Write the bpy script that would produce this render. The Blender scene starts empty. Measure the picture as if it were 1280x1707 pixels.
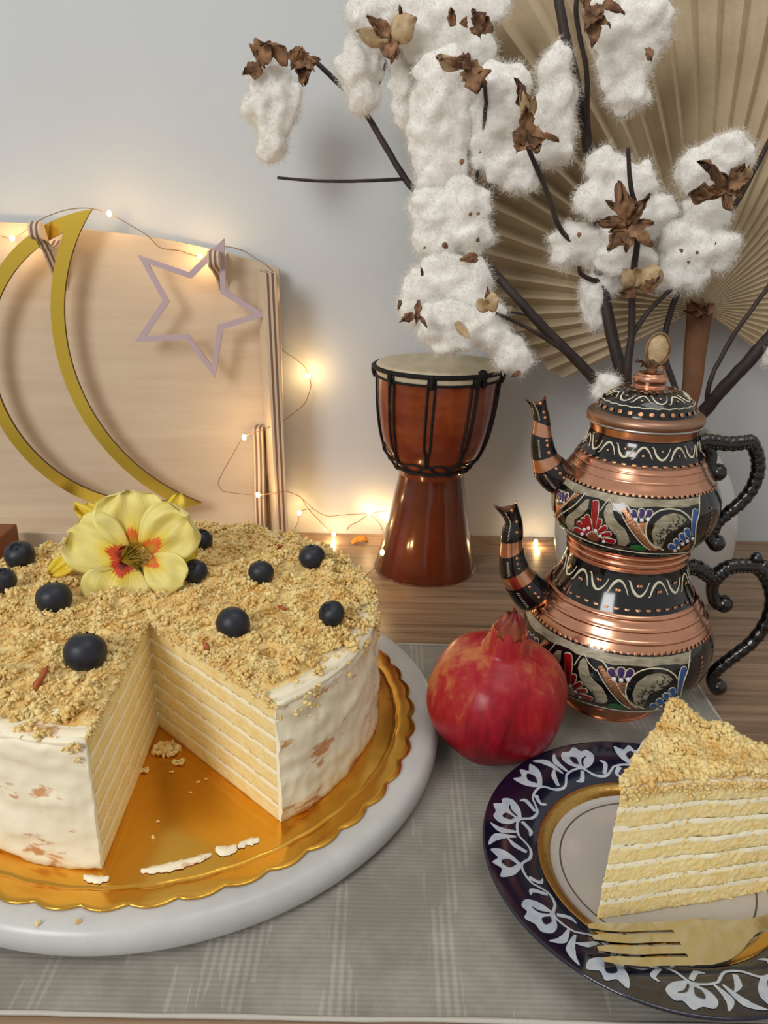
import bpy, bmesh, math, random
import numpy as np
from mathutils import Vector, Matrix, noise
from math import sin, cos, pi, radians, sqrt, atan2, hypot

random.seed(7); rng = np.random.default_rng(7)
S = bpy.context.scene
COL = S.collection

# ---------------------------------------------------------------- camera
F_PX = 1282.0
_p, _r = radians(20.4), radians(1.1)
FWD = Vector((0, cos(_p), -sin(_p)))
_u0 = Vector((0, sin(_p), cos(_p))); _x0 = Vector((1, 0, 0))
RT = _x0*cos(_r) + _u0*sin(_r)
UP = -_x0*sin(_r) + _u0*cos(_r)
CAM = Vector((0, 0, .30))
cd = bpy.data.cameras.new('camera'); cam = bpy.data.objects.new('camera', cd); COL.objects.link(cam)
cam.matrix_world = Matrix(((RT.x, UP.x, -FWD.x, CAM.x), (RT.y, UP.y, -FWD.y, CAM.y), (RT.z, UP.z, -FWD.z, CAM.z), (0, 0, 0, 1)))
cd.sensor_fit = 'VERTICAL'; cd.sensor_height = 36; cd.lens = F_PX/1707*36; cd.clip_start = .01
S.camera = cam

# ---------------------------------------------------------------- light
w = bpy.data.worlds.new('world'); S.world = w; w.use_nodes = True
bg = w.node_tree.nodes['Background']; bg.inputs[0].default_value = (1.0, .965, .92, 1); bg.inputs[1].default_value = .47
def area(name, loc, target, sx, sy, power, col):
    l = bpy.data.lights.new(name, 'AREA'); l.shape = 'RECTANGLE'; l.size = sx; l.size_y = sy; l.energy = power; l.color = col
    o = bpy.data.objects.new(name, l); COL.objects.link(o); o.location = loc
    o.rotation_euler = (Vector(target)-Vector(loc)).to_track_quat('-Z', 'Y').to_euler()
    return o
area('window_light', (-1.15, -1.25, 1.15), (0, .45, .1), .75, .9, 24.5, (1.0, .985, .96))
area('overhead_fill_light', (.35, .05, 1.9), (.15, .5, 0), .9, .9, 6.5, (1, .95, .88))  # unseen overhead fill, added to brighten the wall and table at the right
S.view_settings.view_transform = 'Standard'; S.view_settings.look = 'None'
S.view_settings.exposure = 0.0; S.view_settings.gamma = 1.0; S.view_settings.use_curve_mapping = False

# ---------------------------------------------------------------- helpers
def ray(px, py): return RT*((px-640)/F_PX) - UP*((py-853.5)/F_PX) + FWD
def atY(px, py, Y):
    d = ray(px, py); return CAM + d*((Y-CAM.y)/d.y)
def atZ(px, py, z):
    d = ray(px, py); return CAM + d*((z-CAM.z)/d.z)
def mpp(Y): return Y/F_PX*1.0   # rough metres per pixel at a depth Y

def srgb(r, g, b):
    f = lambda c: (c/255/12.92) if c/255 <= .04045 else ((c/255+.055)/1.055)**2.4
    return (f(r), f(g), f(b), 1)

MATS = {}
def mat(name, col, rough=.6, metal=0, col2=None, nscale=20, ndetail=6, nrough=.6, lo=.35, hi=.65, stretch=(1, 1, 1), bump=0, bscale=200, bdist=.001,
        sss=0, sssr=(.01, .006, .003), coat=0, emit=None, estr=0, trans=0, ior=1.45, spec=None, sheen=0, rot=(0, 0, 0)):
    m = bpy.data.materials.new(name); m.use_nodes = True; nt = m.node_tree; N = nt.nodes; L = nt.links
    b = N['Principled BSDF']; b.inputs['Base Color'].default_value = col; b.inputs['Roughness'].default_value = rough
    b.inputs['Metallic'].default_value = metal; b.inputs['IOR'].default_value = ior
    if spec is not None: b.inputs['Specular IOR Level'].default_value = spec
    if sheen: b.inputs['Sheen Weight'].default_value = sheen
    if sss:
        b.inputs['Subsurface Weight'].default_value = sss; b.inputs['Subsurface Radius'].default_value = sssr; b.inputs['Subsurface Scale'].default_value = 1.0
    b.inputs['Coat Weight'].default_value = coat; b.inputs['Coat Roughness'].default_value = .08
    b.inputs['Transmission Weight'].default_value = trans
    if emit: b.inputs['Emission Color'].default_value = emit; b.inputs['Emission Strength'].default_value = estr
    tc = N.new('ShaderNodeTexCoord'); mp = N.new('ShaderNodeMapping'); mp.inputs['Scale'].default_value = stretch; mp.inputs['Rotation'].default_value = rot
    L.new(tc.outputs['Object'], mp.inputs[0])
    if col2:
        n = N.new('ShaderNodeTexNoise'); n.inputs['Scale'].default_value = nscale; n.inputs['Detail'].default_value = ndetail; n.inputs['Roughness'].default_value = nrough
        L.new(mp.outputs[0], n.inputs['Vector'])
        r = N.new('ShaderNodeValToRGB'); r.color_ramp.elements[0].position = lo; r.color_ramp.elements[1].position = hi
        r.color_ramp.elements[0].color = col; r.color_ramp.elements[1].color = col2
        L.new(n.outputs[0], r.inputs[0]); L.new(r.outputs[0], b.inputs['Base Color'])
    if bump:
        n2 = N.new('ShaderNodeTexNoise'); n2.inputs['Scale'].default_value = bscale; n2.inputs['Detail'].default_value = 4
        L.new(mp.outputs[0], n2.inputs['Vector'])
        bp = N.new('ShaderNodeBump'); bp.inputs['Strength'].default_value = bump; bp.inputs['Distance'].default_value = bdist
        L.new(n2.outputs[0], bp.inputs['Height']); L.new(bp.outputs[0], b.inputs['Normal'])
    MATS[name] = m
    return m
def nodes(m): return m.node_tree.nodes, m.node_tree.links, m.node_tree.nodes['Principled BSDF']

class MB:
    """collects vertices and faces (world coordinates), builds ONE mesh object"""
    def __init__(s): s.v = []; s.f = []; s.uv = None; s.n = 0; s.mi = []
    def add(s, vs, fs, mi=0):
        s.v.append(np.array([tuple(v) for v in vs], float).reshape(-1, 3)); n = s.n
        s.f.extend([tuple(i+n for i in f) for f in fs]); s.mi.extend([mi]*len(fs)); s.n += len(s.v[-1]); return s
    def build(s, name, m, parent=None, smooth=True):
        V = np.concatenate(s.v); me = bpy.data.meshes.new(name)
        off = Vector((0, 0, 0))
        if parent is not None:
            p = parent
            while p is not None: off += p.location; p = p.parent
        V = V - np.array(off)
        me.from_pydata(V.tolist(), [], s.f)
        ms = m if isinstance(m, (list, tuple)) else [m]
        for q in ms: me.materials.append(q)
        if len(ms) > 1: me.polygons.foreach_set('material_index', s.mi)
        if smooth: me.polygons.foreach_set('use_smooth', [True]*len(me.polygons))
        if s.uv is not None and sum(len(q) for q in s.uv) == s.n:
            uvl = me.uv_layers.new(name='UVMap'); UV = np.concatenate(s.uv)
            idx = np.zeros(len(me.loops), int); me.loops.foreach_get('vertex_index', idx)
            uvl.data.foreach_set('uv', UV[idx].ravel())
        me.update()
        o = bpy.data.objects.new(name, me); COL.objects.link(o)
        if parent is not None: o.parent = parent
        return o

def tag(o, label, cat, group=None, kind=None):
    o['label'] = label; o['category'] = cat
    if group: o['group'] = group
    if kind: o['kind'] = kind
    return o
def thing(name, loc, label, cat, group=None):
    o = bpy.data.objects.new(name, None); o.empty_display_size = .01; COL.objects.link(o); o.location = loc
    return tag(o, label, cat, group)
def struct(o): o['kind'] = 'structure'; return o
def sharp(o, ang=35):
    me = o.data; bm = bmesh.new(); bm.from_mesh(me)
    for e in bm.edges:
        if len(e.link_faces) == 2 and e.calc_face_angle(0) > radians(ang): e.smooth = False
    bm.to_mesh(me); bm.free(); return o

def lathe(prof, n=64, c=(0, 0, 0), a0=0, a1=2*pi, fn=None):
    """surface of revolution round a vertical axis through c; prof = [(r, z)]"""
    full = abs(a1-a0-2*pi) < 1e-6; cols = n if full else n+1
    vs = []; fs = []
    for j in range(cols):
        a = a0+(a1-a0)*j/n
        for (r, z) in prof:
            if fn: r, z = fn(a, r, z)
            vs.append((c[0]+r*cos(a), c[1]+r*sin(a), c[2]+z))
    k = len(prof)
    for j in range(n):
        j2 = (j+1) % cols
        for i in range(k-1):
            fs.append((j*k+i, j2*k+i, j2*k+i+1, j*k+i+1))
    return vs, fs
def smooth_prof(pts, sub=6):
    """Catmull-Rom through (r, z) points"""
    P = [Vector((p[0], p[1], 0)) for p in pts]; out = []
    for i in range(len(P)-1):
        a = P[max(i-1, 0)]; b = P[i]; c = P[i+1]; d = P[min(i+2, len(P)-1)]
        for k in range(sub):
            t = k/sub
            q = .5*((2*b)+(c-a)*t+(2*a-5*b+4*c-d)*t*t+(3*b-a-3*c+d)*t**3); out.append((max(q.x, 0), q.y))
    out.append((P[-1].x, P[-1].y)); return out
def spline(pts, sub=6):
    P = [Vector(p) for p in pts]; out = []
    for i in range(len(P)-1):
        a = P[max(i-1, 0)]; b = P[i]; c = P[i+1]; d = P[min(i+2, len(P)-1)]
        for k in range(sub):
            t = k/sub; out.append(.5*((2*b)+(c-a)*t+(2*a-5*b+4*c-d)*t*t+(3*b-a-3*c+d)*t**3))
    out.append(P[-1]); return out
def interp(xs, n):
    out = []
    for i in range(n):
        t = i/(n-1)*(len(xs)-1); k = min(int(t), len(xs)-2); out.append(xs[k]+(xs[k+1]-xs[k])*(t-k))
    return out
def tube(pts, rad, n=10, caps=True, closed=False, jit=0):
    pts = [Vector(p) for p in pts]; m = len(pts)
    if not isinstance(rad, (list, tuple)): rad = [rad]*m
    elif len(rad) != m: rad = interp(rad, m)
    vs = []; fs = []; up = None
    for i, p in enumerate(pts):
        if closed: t = (pts[(i+1) % m]-pts[i-1]).normalized()
        else: t = (pts[min(i+1, m-1)]-pts[max(i-1, 0)]).normalized()
        if up is None: up = t.orthogonal().normalized()
        up = (up-t*up.dot(t)).normalized(); b = t.cross(up)
        for k in range(n):
            a = 2*pi*k/n; r = rad[i]*(1+(random.uniform(-jit, jit) if jit else 0))
            vs.append(p+up*cos(a)*r+b*sin(a)*r)
    for i in range(m if closed else m-1):
        i2 = (i+1) % m
        for k in range(n):
            k2 = (k+1) % n; fs.append((i*n+k, i*n+k2, i2*n+k2, i2*n+k))
    if caps and not closed:
        vs.append(pts[0]); vs.append(pts[-1]); a = len(vs)-2
        for k in range(n):
            k2 = (k+1) % n; fs.append((a, k2, k)); fs.append((a+1, (m-1)*n+k, (m-1)*n+k2))
    return vs, fs
_ico = {}
def ico(sub):
    if sub not in _ico:
        bm = bmesh.new(); bmesh.ops.create_icosphere(bm, subdivisions=sub, radius=1)
        _ico[sub] = (np.array([v.co[:] for v in bm.verts]), [tuple(v.index for v in f.verts) for f in bm.faces]); bm.free()
    return _ico[sub]
def nz(p): return noise.noise(Vector(p))
def blob(c, rad, sub=3, amp=.1, freq=2, seed=0, rot=None, amp2=0, freq2=8):
    V, Fa = ico(sub); vs = []
    if not hasattr(rad, '__len__'): rad = (rad, rad, rad)
    for v in V:
        d = 1+amp*nz((v[0]*freq+seed, v[1]*freq-seed, v[2]*freq+2*seed))+(amp2*nz((v[0]*freq2+seed, v[1]*freq2, v[2]*freq2)) if amp2 else 0)
        q = Vector((v[0]*rad[0]*d, v[1]*rad[1]*d, v[2]*rad[2]*d))
        if rot: q = rot @ q
        vs.append(Vector(c)+q)
    return vs, Fa
def boxm(lo, hi, bev=0):
    bm = bmesh.new(); bmesh.ops.create_cube(bm, size=1)
    lo = Vector(lo); hi = Vector(hi)
    for v in bm.verts: v.co = Vector([lo[i]+(v.co[i]+.5)*(hi[i]-lo[i]) for i in range(3)])
    if bev: bmesh.ops.bevel(bm, geom=bm.edges[:], offset=bev, segments=2, affect='EDGES', profile=.5)
    r = [v.co.copy() for v in bm.verts], [tuple(v.index for v in f.verts) for f in bm.faces]
    bm.verts.index_update(); r = [v.co.copy() for v in bm.verts], [tuple(v.index for v in f.verts) for f in bm.faces]; bm.free(); return r
def prism(poly, d):
    """closed outline (3D points) extruded along vector d"""
    n = len(poly); poly = [Vector(p) for p in poly]; d = Vector(d)
    vs = poly+[p+d for p in poly]
    fs = [tuple(range(n-1, -1, -1)), tuple(range(n, 2*n))]+[(i, (i+1) % n, (i+1) % n+n, i+n) for i in range(n)]
    return vs, fs
def ringprism(A, B, d):
    """band between closed loops A and B (same count), extruded along d"""
    n = len(A); d = Vector(d); A = [Vector(a) for a in A]; B = [Vector(b) for b in B]
    vs = A+B+[a+d for a in A]+[b+d for b in B]; fs = []
    for i in range(n):
        j = (i+1) % n
        fs += [(i, j, n+j, n+i), (2*n+j, 2*n+i, 3*n+i, 3*n+j), (j, i, 2*n+i, 2*n+j), (n+i, n+j, 3*n+j, 3*n+i)]
    return vs, fs
def leaf(base, tip, nrm, width, shape=None, curl=0, cup=0, ruffle=0, nu=12, nv=8, thick=0, seed=0, rfreq=5, tipcurl=0):
    """thin curved blade from base to tip; returns verts, faces, uvs"""
    base = Vector(base); tip = Vector(tip); ax = tip-base; L = ax.length; ax.normalize()
    nrm = Vector(nrm); nrm = (nrm-ax*nrm.dot(ax)).normalized(); sd = ax.cross(nrm)
    shape = shape or (lambda u: sin(pi*min(1, u*.92+.04))**.7)
    vs = []; uv = []; fs = []
    for i in range(nu+1):
        u = i/nu; wd = width*.5*shape(u)
        for j in range(nv+1):
            v = j/nv*2-1
            h = curl*L*sin(pi*u)+tipcurl*L*u*u+cup*wd*v*v+ruffle*L*u*nz((u*2+seed, v*rfreq*.5+seed, seed*1.3))*1.6
            vs.append(base+ax*(L*u*(1-.07*abs(v)**2))+sd*(wd*v)+nrm*h); uv.append((u, v*.5+.5))
    for i in range(nu):
        for j in range(nv):
            a = i*(nv+1)+j; fs.append((a, a+1, a+nv+2, a+nv+1))
    if thick:
        n = len(vs); vs += [q-nrm*thick for q in vs]; uv += uv
        fs += [tuple(reversed([k+n for k in f])) for f in fs]
        rim = [j for j in range(nv+1)]+[i*(nv+1)+nv for i in range(1, nu+1)]+[nu*(nv+1)+j for j in range(nv-1, -1, -1)]+[i*(nv+1) for i in range(nu-1, 0, -1)]
        for i in range(len(rim)):
            a, b = rim[i], rim[(i+1) % len(rim)]; fs.append((b, a, a+n, b+n))
    return vs, fs, uv
def add_leaf(mb, *a, **k):
    v, f, u = leaf(*a, **k); mb.add(v, f)
    if mb.uv is None: mb.uv = []
    mb.uv.append(np.array(u)); return mb
def scatter(mb, P, R, sub=1, squash=.25, jit=.28):
    """many irregular lumps: P centres (n,3), R radii (n,)"""
    V, Fa = ico(sub); nv = len(V); n = len(P)
    X = V[None]*(1+rng.uniform(-jit, jit, (n, nv, 1)))*(1+rng.uniform(-squash, squash, (n, 1, 3)))
    q = rng.normal(size=(n, 4)); q /= np.linalg.norm(q, axis=1)[:, None]
    a, b, c, d = q.T
    M = np.stack([1-2*(c*c+d*d), 2*(b*c-a*d), 2*(b*d+a*c), 2*(b*c+a*d), 1-2*(b*b+d*d), 2*(c*d-a*b), 2*(b*d-a*c), 2*(c*d+a*b), 1-2*(b*b+c*c)], -1).reshape(n, 3, 3)
    X = np.einsum('nij,nkj->nki', M, X)*R[:, None, None]+P[:, None]
    mb.v.append(X.reshape(-1, 3)); Fa = np.array(Fa)
    fs = (Fa[None]+(np.arange(n)*nv)[:, None, None]+mb.n).reshape(-1, 3)
    mb.f.extend(map(tuple, fs.tolist())); mb.mi.extend([0]*len(fs)); mb.n += n*nv
    return mb

# ---------------------------------------------------------------- materials
M_wall = mat('wall_paint', srgb(203, 208, 211), .85, col2=srgb(198, 203, 206), nscale=3, bump=.12, bscale=60, bdist=.0006)
M_table = mat('oak_laminate', srgb(122, 99, 80), .38, spec=.35)
N, L, B = nodes(M_table)
tc = N.new('ShaderNodeTexCoord'); mp = N.new('ShaderNodeMapping'); mp.inputs['Scale'].default_value = (2.2, 60, 1); L.new(tc.outputs['Object'], mp.inputs[0])
n1 = N.new('ShaderNodeTexNoise'); n1.inputs['Scale'].default_value = 2.2; n1.inputs['Detail'].default_value = 8; n1.inputs['Roughness'].default_value = .7; n1.inputs['Distortion'].default_value = .25; L.new(mp.outputs[0], n1.inputs['Vector'])
r = N.new('ShaderNodeValToRGB'); e = r.color_ramp.elements; e[0].position = .3; e[0].color = srgb(98, 77, 60); e[1].position = .7; e[1].color = srgb(166, 140, 114)
x = r.color_ramp.elements.new(.5); x.color = srgb(140, 115, 92)
L.new(n1.outputs[0], r.inputs[0]); L.new(r.outputs[0], B.inputs['Base Color'])
bp = N.new('ShaderNodeBump'); bp.inputs['Strength'].default_value = .15; bp.inputs['Distance'].default_value = .0004; L.new(n1.outputs[0], bp.inputs['Height']); L.new(bp.outputs[0], B.inputs['Normal'])

# woven ikat cloth
M_cloth = mat('ikat_cloth', srgb(150, 148, 140), .9, sheen=.2)
N, L, B = nodes(M_cloth)
tc = N.new('ShaderNodeTexCoord'); sx = N.new('ShaderNodeSeparateXYZ'); L.new(tc.outputs['Object'], sx.inputs[0])
def mth(op, a, b=None, N=N, L=L):
    m = N.new('ShaderNodeMath'); m.operation = op
    for i, q in enumerate((a, b)):
        if q is None: continue
        if isinstance(q, (int, float)): m.inputs[i].default_value = q
        else: L.new(q, m.inputs[i])
    return m.outputs[0]
mp = N.new('ShaderNodeMapping'); mp.inputs['Scale'].default_value = (46, 7, 1); L.new(tc.outputs['Object'], mp.inputs[0])
na = N.new('ShaderNodeTexNoise'); na.inputs['Scale'].default_value = 1; na.inputs['Detail'].default_value = 3; L.new(mp.outputs[0], na.inputs['Vector'])
mp2 = N.new('ShaderNodeMapping'); mp2.inputs['Scale'].default_value = (16, 14, 1); L.new(tc.outputs['Object'], mp2.inputs[0])
nb = N.new('ShaderNodeTexNoise'); nb.inputs['Scale'].default_value = 1; nb.inputs['Detail'].default_value = 6; nb.inputs['Roughness'].default_value = .7; L.new(mp2.outputs[0], nb.inputs['Vector'])
fine = mth('SINE', mth('MULTIPLY', sx.outputs[0], 1700)); finey = mth('SINE', mth('MULTIPLY', sx.outputs[1], 2600))
band = mth('GREATER_THAN', na.outputs[0], .56)
fb = mth('MULTIPLY', mth('MULTIPLY', mth('GREATER_THAN', fine, 0), mth('MULTIPLY', band, nb.outputs[0])), .27)
v = mth('ADD', mth('ADD', nb.outputs[0], fb), mth('MULTIPLY', finey, .03))
r = N.new('ShaderNodeValToRGB'); e = r.color_ramp.elements; e[0].position = .42; e[0].color = srgb(131, 127, 117); e[1].position = .80; e[1].color = srgb(171, 167, 158)
L.new(v, r.inputs[0]); L.new(r.outputs[0], B.inputs['Base Color'])
bp = N.new('ShaderNodeBump'); bp.inputs['Strength'].default_value = .2; bp.inputs['Distance'].default_value = .0003; L.new(finey, bp.inputs['Height']); L.new(bp.outputs[0], B.inputs['Normal'])
M_hem = mat('cloth_hem', srgb(186, 182, 172), .9, bump=.4, bscale=900, bdist=.0005)

M_marble = mat('white_marble', srgb(176, 178, 178), .3, col2=srgb(200, 200, 197), nscale=9, ndetail=10, nrough=.7, lo=.3, hi=.6, sss=.15, sssr=(.004, .004, .004), bump=.05, bscale=60)
M_gold = mat('gold_foil_card', (.76, .38, .045, 1), .2, 1, col2=(.84, .46, .08, 1), nscale=14, bump=.10, bscale=26, bdist=.0015)
M_goldedge = mat('card_edge', srgb(150, 122, 80), .5)
M_frost = mat('cream_frosting', srgb(236, 228, 205), .5, sss=.2, sssr=(.003, .0022, .0015), bump=.4, bscale=120, bdist=.0015)
# patches where the sponge shows through the thin cream, towards the lower left
N, L, B = nodes(M_frost)
tc = N.new('ShaderNodeTexCoord'); mp = N.new('ShaderNodeMapping'); mp.inputs['Scale'].default_value = (34, 34, 90); L.new(tc.outputs['Object'], mp.inputs[0])
nn = N.new('ShaderNodeTexNoise'); nn.inputs['Scale'].default_value = 1; nn.inputs['Detail'].default_value = 6; nn.inputs['Roughness'].default_value = .65; L.new(mp.outputs[0], nn.inputs['Vector'])
r = N.new('ShaderNodeValToRGB'); e = r.color_ramp.elements; e[0].position = .60; e[0].color = srgb(243, 233, 205); e[1].position = .66; e[1].color = srgb(205, 150, 100)
sz_ = N.new('ShaderNodeSeparateXYZ'); L.new(tc.outputs['Object'], sz_.inputs[0])
lowz = mth('MULTIPLY', mth('MAXIMUM', mth('SUBTRACT', .014, sz_.outputs[2], N, L), 0, N, L), 7, N, L)
L.new(mth('ADD', nn.outputs[0], lowz, N, L), r.inputs[0]); L.new(r.outputs[0], B.inputs['Base Color'])
M_cream = mat('cream_filling', srgb(255, 246, 216), .5, sss=.1, sssr=(.003, .002, .001), bump=.3, bscale=300)
M_sponge = mat('sponge', srgb(238, 211, 140), .85, col2=srgb(246, 226, 168), nscale=120, ndetail=6, bump=.7, bscale=420, bdist=.0012, sss=.2, sssr=(.004, .002, .001))
M_crumb = mat('cake_crumb', srgb(228, 184, 106), .85, col2=srgb(249, 227, 162), nscale=95, ndetail=5, nrough=.6, lo=.36, hi=.62, bump=1, bscale=900, bdist=.0009, sss=.12, sssr=(.003, .002, .001))
M_nut = mat('toasted_sliver', srgb(150, 74, 34), .5, col2=srgb(176, 98, 48), nscale=300)
M_berry = mat('blueberry_skin', srgb(20, 22, 30), .4, col2=srgb(44, 50, 64), nscale=120, ndetail=5, lo=.35, hi=.75, sss=.05, bump=.1, bscale=600)
M_berryd = mat('blueberry_crown', srgb(14, 15, 22), .7)
M_pom = mat('pomegranate_skin', srgb(140, 18, 30), .34, spec=.4)
N, L, B = nodes(M_pom)
tc = N.new('ShaderNodeTexCoord'); mp = N.new('ShaderNodeMapping'); mp.inputs['Scale'].default_value = (110, 110, 34); L.new(tc.outputs['Object'], mp.inputs[0])
na = N.new('ShaderNodeTexNoise'); na.inputs['Scale'].default_value = 1; na.inputs['Detail'].default_value = 8; na.inputs['Roughness'].default_value = .7; na.inputs['Distortion'].default_value = .4; L.new(mp.outputs[0], na.inputs['Vector'])
nb = N.new('ShaderNodeTexNoise'); nb.inputs['Scale'].default_value = 26; nb.inputs['Detail'].default_value = 3; L.new(tc.outputs['Object'], nb.inputs['Vector'])
sx = N.new('ShaderNodeSeparateXYZ'); L.new(tc.outputs['Object'], sx.inputs[0])
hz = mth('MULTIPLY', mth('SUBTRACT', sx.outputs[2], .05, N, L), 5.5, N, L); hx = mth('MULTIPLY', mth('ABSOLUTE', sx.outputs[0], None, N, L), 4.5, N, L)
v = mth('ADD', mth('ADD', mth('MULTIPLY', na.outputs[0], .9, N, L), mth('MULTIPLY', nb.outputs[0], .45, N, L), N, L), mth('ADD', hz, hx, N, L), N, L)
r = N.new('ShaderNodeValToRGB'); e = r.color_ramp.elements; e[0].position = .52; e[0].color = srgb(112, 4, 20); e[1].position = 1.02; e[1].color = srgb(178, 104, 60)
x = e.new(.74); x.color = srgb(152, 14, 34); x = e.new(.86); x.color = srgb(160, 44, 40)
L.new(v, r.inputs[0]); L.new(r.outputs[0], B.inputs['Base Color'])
nc = N.new('ShaderNodeTexNoise'); nc.inputs['Scale'].default_value = 160; nc.inputs['Detail'].default_value = 4; L.new(tc.outputs['Object'], nc.inputs['Vector'])
bp = N.new('ShaderNodeBump'); bp.inputs['Strength'].default_value = .25; bp.inputs['Distance'].default_value = .0008; L.new(nc.outputs[0], bp.inputs['Height']); L.new(bp.outputs[0], B.inputs['Normal'])
M_calyx = mat('pomegranate_crown', srgb(118, 16, 22), .5, col2=srgb(132, 66, 36), nscale=110)

M_copper = mat('polished_copper', (.78, .40, .26, 1), .22, 1, col2=(.66, .33, .20, 1), nscale=40, bump=.12, bscale=60, bdist=.0008)
M_copperd = mat('aged_copper', (.34, .20, .14, 1), .42, 1, col2=(.44, .26, .18, 1), nscale=60, bump=.1, bscale=60)
M_tin = mat('tinned_rim', (.55, .52, .50, 1), .28, 1)
M_enamel = mat('black_enamel', srgb(12, 13, 16), .12, spec=.6, coat=.4, bump=.04, bscale=60)
M_ecream = mat('engraved_cream', srgb(176, 168, 146), .45, .15, col2=srgb(128, 120, 98), nscale=120, stretch=(1, 1, 3), bump=.5, bscale=500, bdist=.0004)
M_eline = mat('ivory_line', srgb(212, 206, 182), .4)
M_ewhite = mat('white_dot', srgb(226, 226, 226), .3)
M_ered = mat('red_enamel', srgb(140, 16, 26), .2, coat=.3)
M_epurple = mat('purple_enamel', srgb(62, 40, 92), .2, coat=.3)
M_eblue = mat('blue_enamel', srgb(32, 82, 146), .2, coat=.3)
M_egreen = mat('green_enamel', srgb(30, 96, 46), .2, coat=.3)
M_ecopper = mat('engraved_copper', (.72, .36, .2, 1), .35, 1, bump=.9, bscale=800, bdist=.0006)
M_handle = mat('black_cast_handle', srgb(10, 10, 12), .2, spec=.6, coat=.5, bump=.5, bscale=260, bdist=.0012)

M_drumwood = mat('varnished_red_wood', srgb(112, 44, 22), .2, col2=srgb(150, 74, 36), nscale=14, ndetail=5, stretch=(1, 1, 3.2), lo=.4, hi=.75, spec=.5, coat=.5, rot=(.5, .3, 0))
M_drumbase = mat('varnished_brown_wood', srgb(78, 30, 12), .18, col2=srgb(108, 48, 22), nscale=16, ndetail=5, stretch=(1, 1, .5), lo=.35, hi=.7, spec=.5, coat=.5)
M_skin = mat('goatskin', srgb(196, 182, 152), .6, col2=srgb(214, 202, 174), nscale=30, stretch=(3, 1, 1), sss=.1)
M_rope = mat('black_cord', srgb(14, 13, 14), .75, bump=.8, bscale=700, bdist=.001)

M_lint = mat('cotton_lint', srgb(246, 244, 240), .95, col2=srgb(238, 235, 229), nscale=30, sss=.35, sssr=(.008, .0075, .007), bump=.6, bscale=320, bdist=.0015, sheen=.4)
M_fibre = mat('cotton_fibre', srgb(246, 243, 237), .9, sss=.5, sssr=(.01, .009, .008))
M_husk = mat('dry_husk', srgb(84, 56, 38), .75, col2=srgb(164, 124, 88), nscale=110, lo=.38, hi=.68, bump=.5, bscale=300)
M_huskin = mat('husk_lining', srgb(196, 172, 134), .6, col2=srgb(164, 136, 98), nscale=160, bump=.6, bscale=300)
M_twig = mat('dark_twig', srgb(38, 31, 29), .6, col2=srgb(62, 48, 43), nscale=80, stretch=(1, 1, .3), bump=.5, bscale=300)
M_palm = mat('dried_palm', srgb(172, 154, 124), .6, col2=srgb(194, 177, 148), nscale=26, bump=.3, bscale=300, lo=.3, hi=.7)
M_palmstalk = mat('palm_stalk', srgb(112, 70, 38), .55, col2=srgb(92, 56, 30), nscale=40, stretch=(1, 1, .15), bump=.3, bscale=200)
M_vase = mat('white_glazed_vase', srgb(190, 188, 184), .3, sss=.2, sssr=(.01, .01, .01), coat=.2)

def ply(name, axis, c1, c2, per):
    m = mat(name, c1, .6); N, L, B = nodes(m); tc = N.new('ShaderNodeTexCoord'); s = N.new('ShaderNodeSeparateXYZ'); L.new(tc.outputs['Object'], s.inputs[0])
    g = N.new('ShaderNodeNewGeometry'); vt = N.new('ShaderNodeVectorTransform'); vt.vector_type = 'NORMAL'; vt.convert_from = 'WORLD'; vt.convert_to = 'OBJECT'; L.new(g.outputs['True Normal'], vt.inputs[0])
    sn = N.new('ShaderNodeSeparateXYZ'); L.new(vt.outputs[0], sn.inputs[0])
    edge = mth('LESS_THAN', mth('ABSOLUTE', sn.outputs[axis], None, N, L), .5, N, L)
    f = mth('FRACT', mth('ADD', mth('DIVIDE', s.outputs[axis], per, N, L), .25, N, L), None, N, L)
    v = mth('MULTIPLY', mth('GREATER_THAN', f, .5, N, L), edge, N, L)
    mx = N.new('ShaderNodeMix'); mx.data_type = 'RGBA'; L.new(v, mx.inputs[0]); mx.inputs[6].default_value = c1; mx.inputs[7].default_value = c2
    L.new(mx.outputs[2], B.inputs['Base Color']); return m
M_plyx = ply('plywood_edge', 0, srgb(214, 194, 168), srgb(128, 96, 78), .0042)
M_panel = mat('birch_plywood', srgb(198, 178, 152), .55, col2=srgb(210, 192, 168), nscale=5, ndetail=5, stretch=(1.2, 1, 16), lo=.3, hi=.7, spec=.3)
M_mirror = mat('gold_mirror_acrylic', (.80, .56, .08, 1), .2, 1)
M_mirrorside = mat('acrylic_side', srgb(70, 44, 20), .4)
M_star = mat('lilac_card', srgb(184, 164, 170), .45)
M_wire = mat('copper_wire', srgb(150, 112, 70), .4, .6)
M_bulb = mat('warm_led', (1, .8, .45, 1), .3, emit=(1, .70, .34, 1), estr=45)
M_pblue = mat('cobalt_glaze', srgb(10, 13, 38), .1, spec=.6, coat=.6)
M_pwhite = mat('white_glaze', srgb(182, 178, 173), .12, spec=.6, coat=.5)
M_pmotif = mat('ikat_white_glaze', srgb(186, 194, 204), .12, coat=.5, col2=srgb(150, 164, 184), nscale=160, lo=.4, hi=.8)
M_pgold = mat('gilded_ring', (.60, .36, .10, 1), .25, 1, bump=.2, bscale=300)
M_pline = mat('thin_brown_line', srgb(92, 74, 70), .3)
M_steel = mat('polished_fork', (.62, .57, .46, 1), .12, 1, bump=.05, bscale=100)
M_orange = mat('orange_petal', srgb(214, 128, 30), .6, sss=.2)
M_brownblock = mat('brown_wood_block', srgb(120, 70, 36), .5)

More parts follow.
